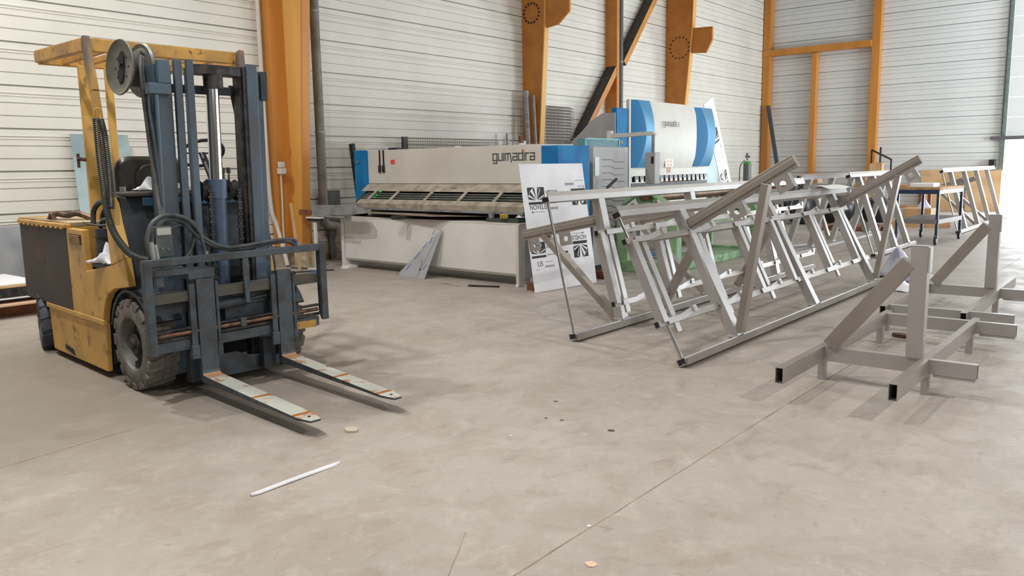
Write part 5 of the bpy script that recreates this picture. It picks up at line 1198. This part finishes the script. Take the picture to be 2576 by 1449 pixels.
# pencilled notes on the cladding
def note(s, y, z, size):
    o = text('wall_note', s, size, INKG, None, (XL + .004, y, z), (R(90), 0, R(90)), .0004); tag(o, 'faint pencilled ' + {'OX': 'letters O X', 'POLY': 'word POLY', '1.5 A 2': 'figures'}[s] + ' on the warm white cladding', 'writing')
note('OX', 3.55, 2.36, .13); note('POLY', 3.72, 2.24, .10); note('1.5 A 2', 5.85, 1.95, .08)

# ------------------------------------------------------------------ small things on the floor
o = bent_sheet(12, 4, lambda a, b_: (a * .53, (b_ - .5) * .034 * (1 if .05 < a < .95 else .4), .002 + .012 * (1 - abs(b_ - .5) * 2) + .002 * math.sin(4 * a))).done('plastic_trim', BOARD, smooth=True, solid=.002)
o.location = (-3.245, 2.035, .001); o.rotation_euler = (0, 0, R(91)); tag(o, 'thin white plastic trim strip lying on the concrete in the foreground', 'strip')
def chip(name, label, cat, x, y, sx, sy, mt, seed, h=.004):
    r = random.Random(seed); n_ = 9; P = [(math.cos(2 * math.pi * k / n_) * sx * r.uniform(.75, 1.1), math.sin(2 * math.pi * k / n_) * sy * r.uniform(.75, 1.1)) for k in range(n_)]
    o = MB().prism(P, 'z', 0, h).done(name, mt); o.location = (x, y, .0005); return tag(o, label, cat)
chip('paper_scrap', 'small pink scrap at the bottom edge of the picture', 'scrap', -1.62, 2.44, .028, .022, PINK, 1)
chip('dry_leaf', 'curled pale scrap on the floor right of the fork tips', 'scrap', -3.62, 2.95, .05, .04, LEAF, 2, .012)
for i, (x, y, s_, lab) in enumerate(((-2.41, 3.84, .026, 'largest dark oil spot in the middle of the floor'), (-2.75, 3.83, .015, 'right one of the twin dark spots on the floor'), (-2.85, 3.81, .013, 'left one of the twin dark spots on the floor'), (-3.01, 4.13, .018, 'single dark spot furthest back on the open floor'))):
    chip('oil_spot', lab, 'spot', x, y, s_, s_ * .8, STAIN, 10 + i, .0006)
chip('plaster_crumb', 'white crumb sitting on the saw-cut joint', 'crumb', -1.81, 2.71, .008, .008, PAPER, 20, .006)
chip('plaster_crumb', 'white crumb on the open floor behind the trim strip', 'crumb', -2.81, 3.42, .008, .006, PAPER, 21, .005)
chip('rusty_bracket', 'rusty clamp on the floor between the two low stands', 'clamp', -1.72, 7.45, .1, .05, RUST, 22, .03)
tag(MB().path([(-10.4, 7.0, .012), (-10.1, 7.25, .012), (-9.95, 7.5, .012), (-9.8, 7.8, .012)], .012, 6).path([(-10.6, 7.6, .012), (-10.2, 7.7, .012), (-9.9, 7.75, .012)], .01, 6).done('floor_cable', HOSE, smooth=True), 'dark cable lying on the floor by the foot of the shear', 'cable')
tag(MB().cyl((-9.62, 7.2, .0), (-9.62, 7.2, .03), .03, 10).done('rubber_plug', BLACKP), 'small black plug on the floor left of the shear foot', 'plug')
# ground outside the open door
struct(MB().box(-30, 30, YB + .2, 80, -.31, -.005).done('ground_outside', mat('yard', srgb(200, 200, 196), .8)))
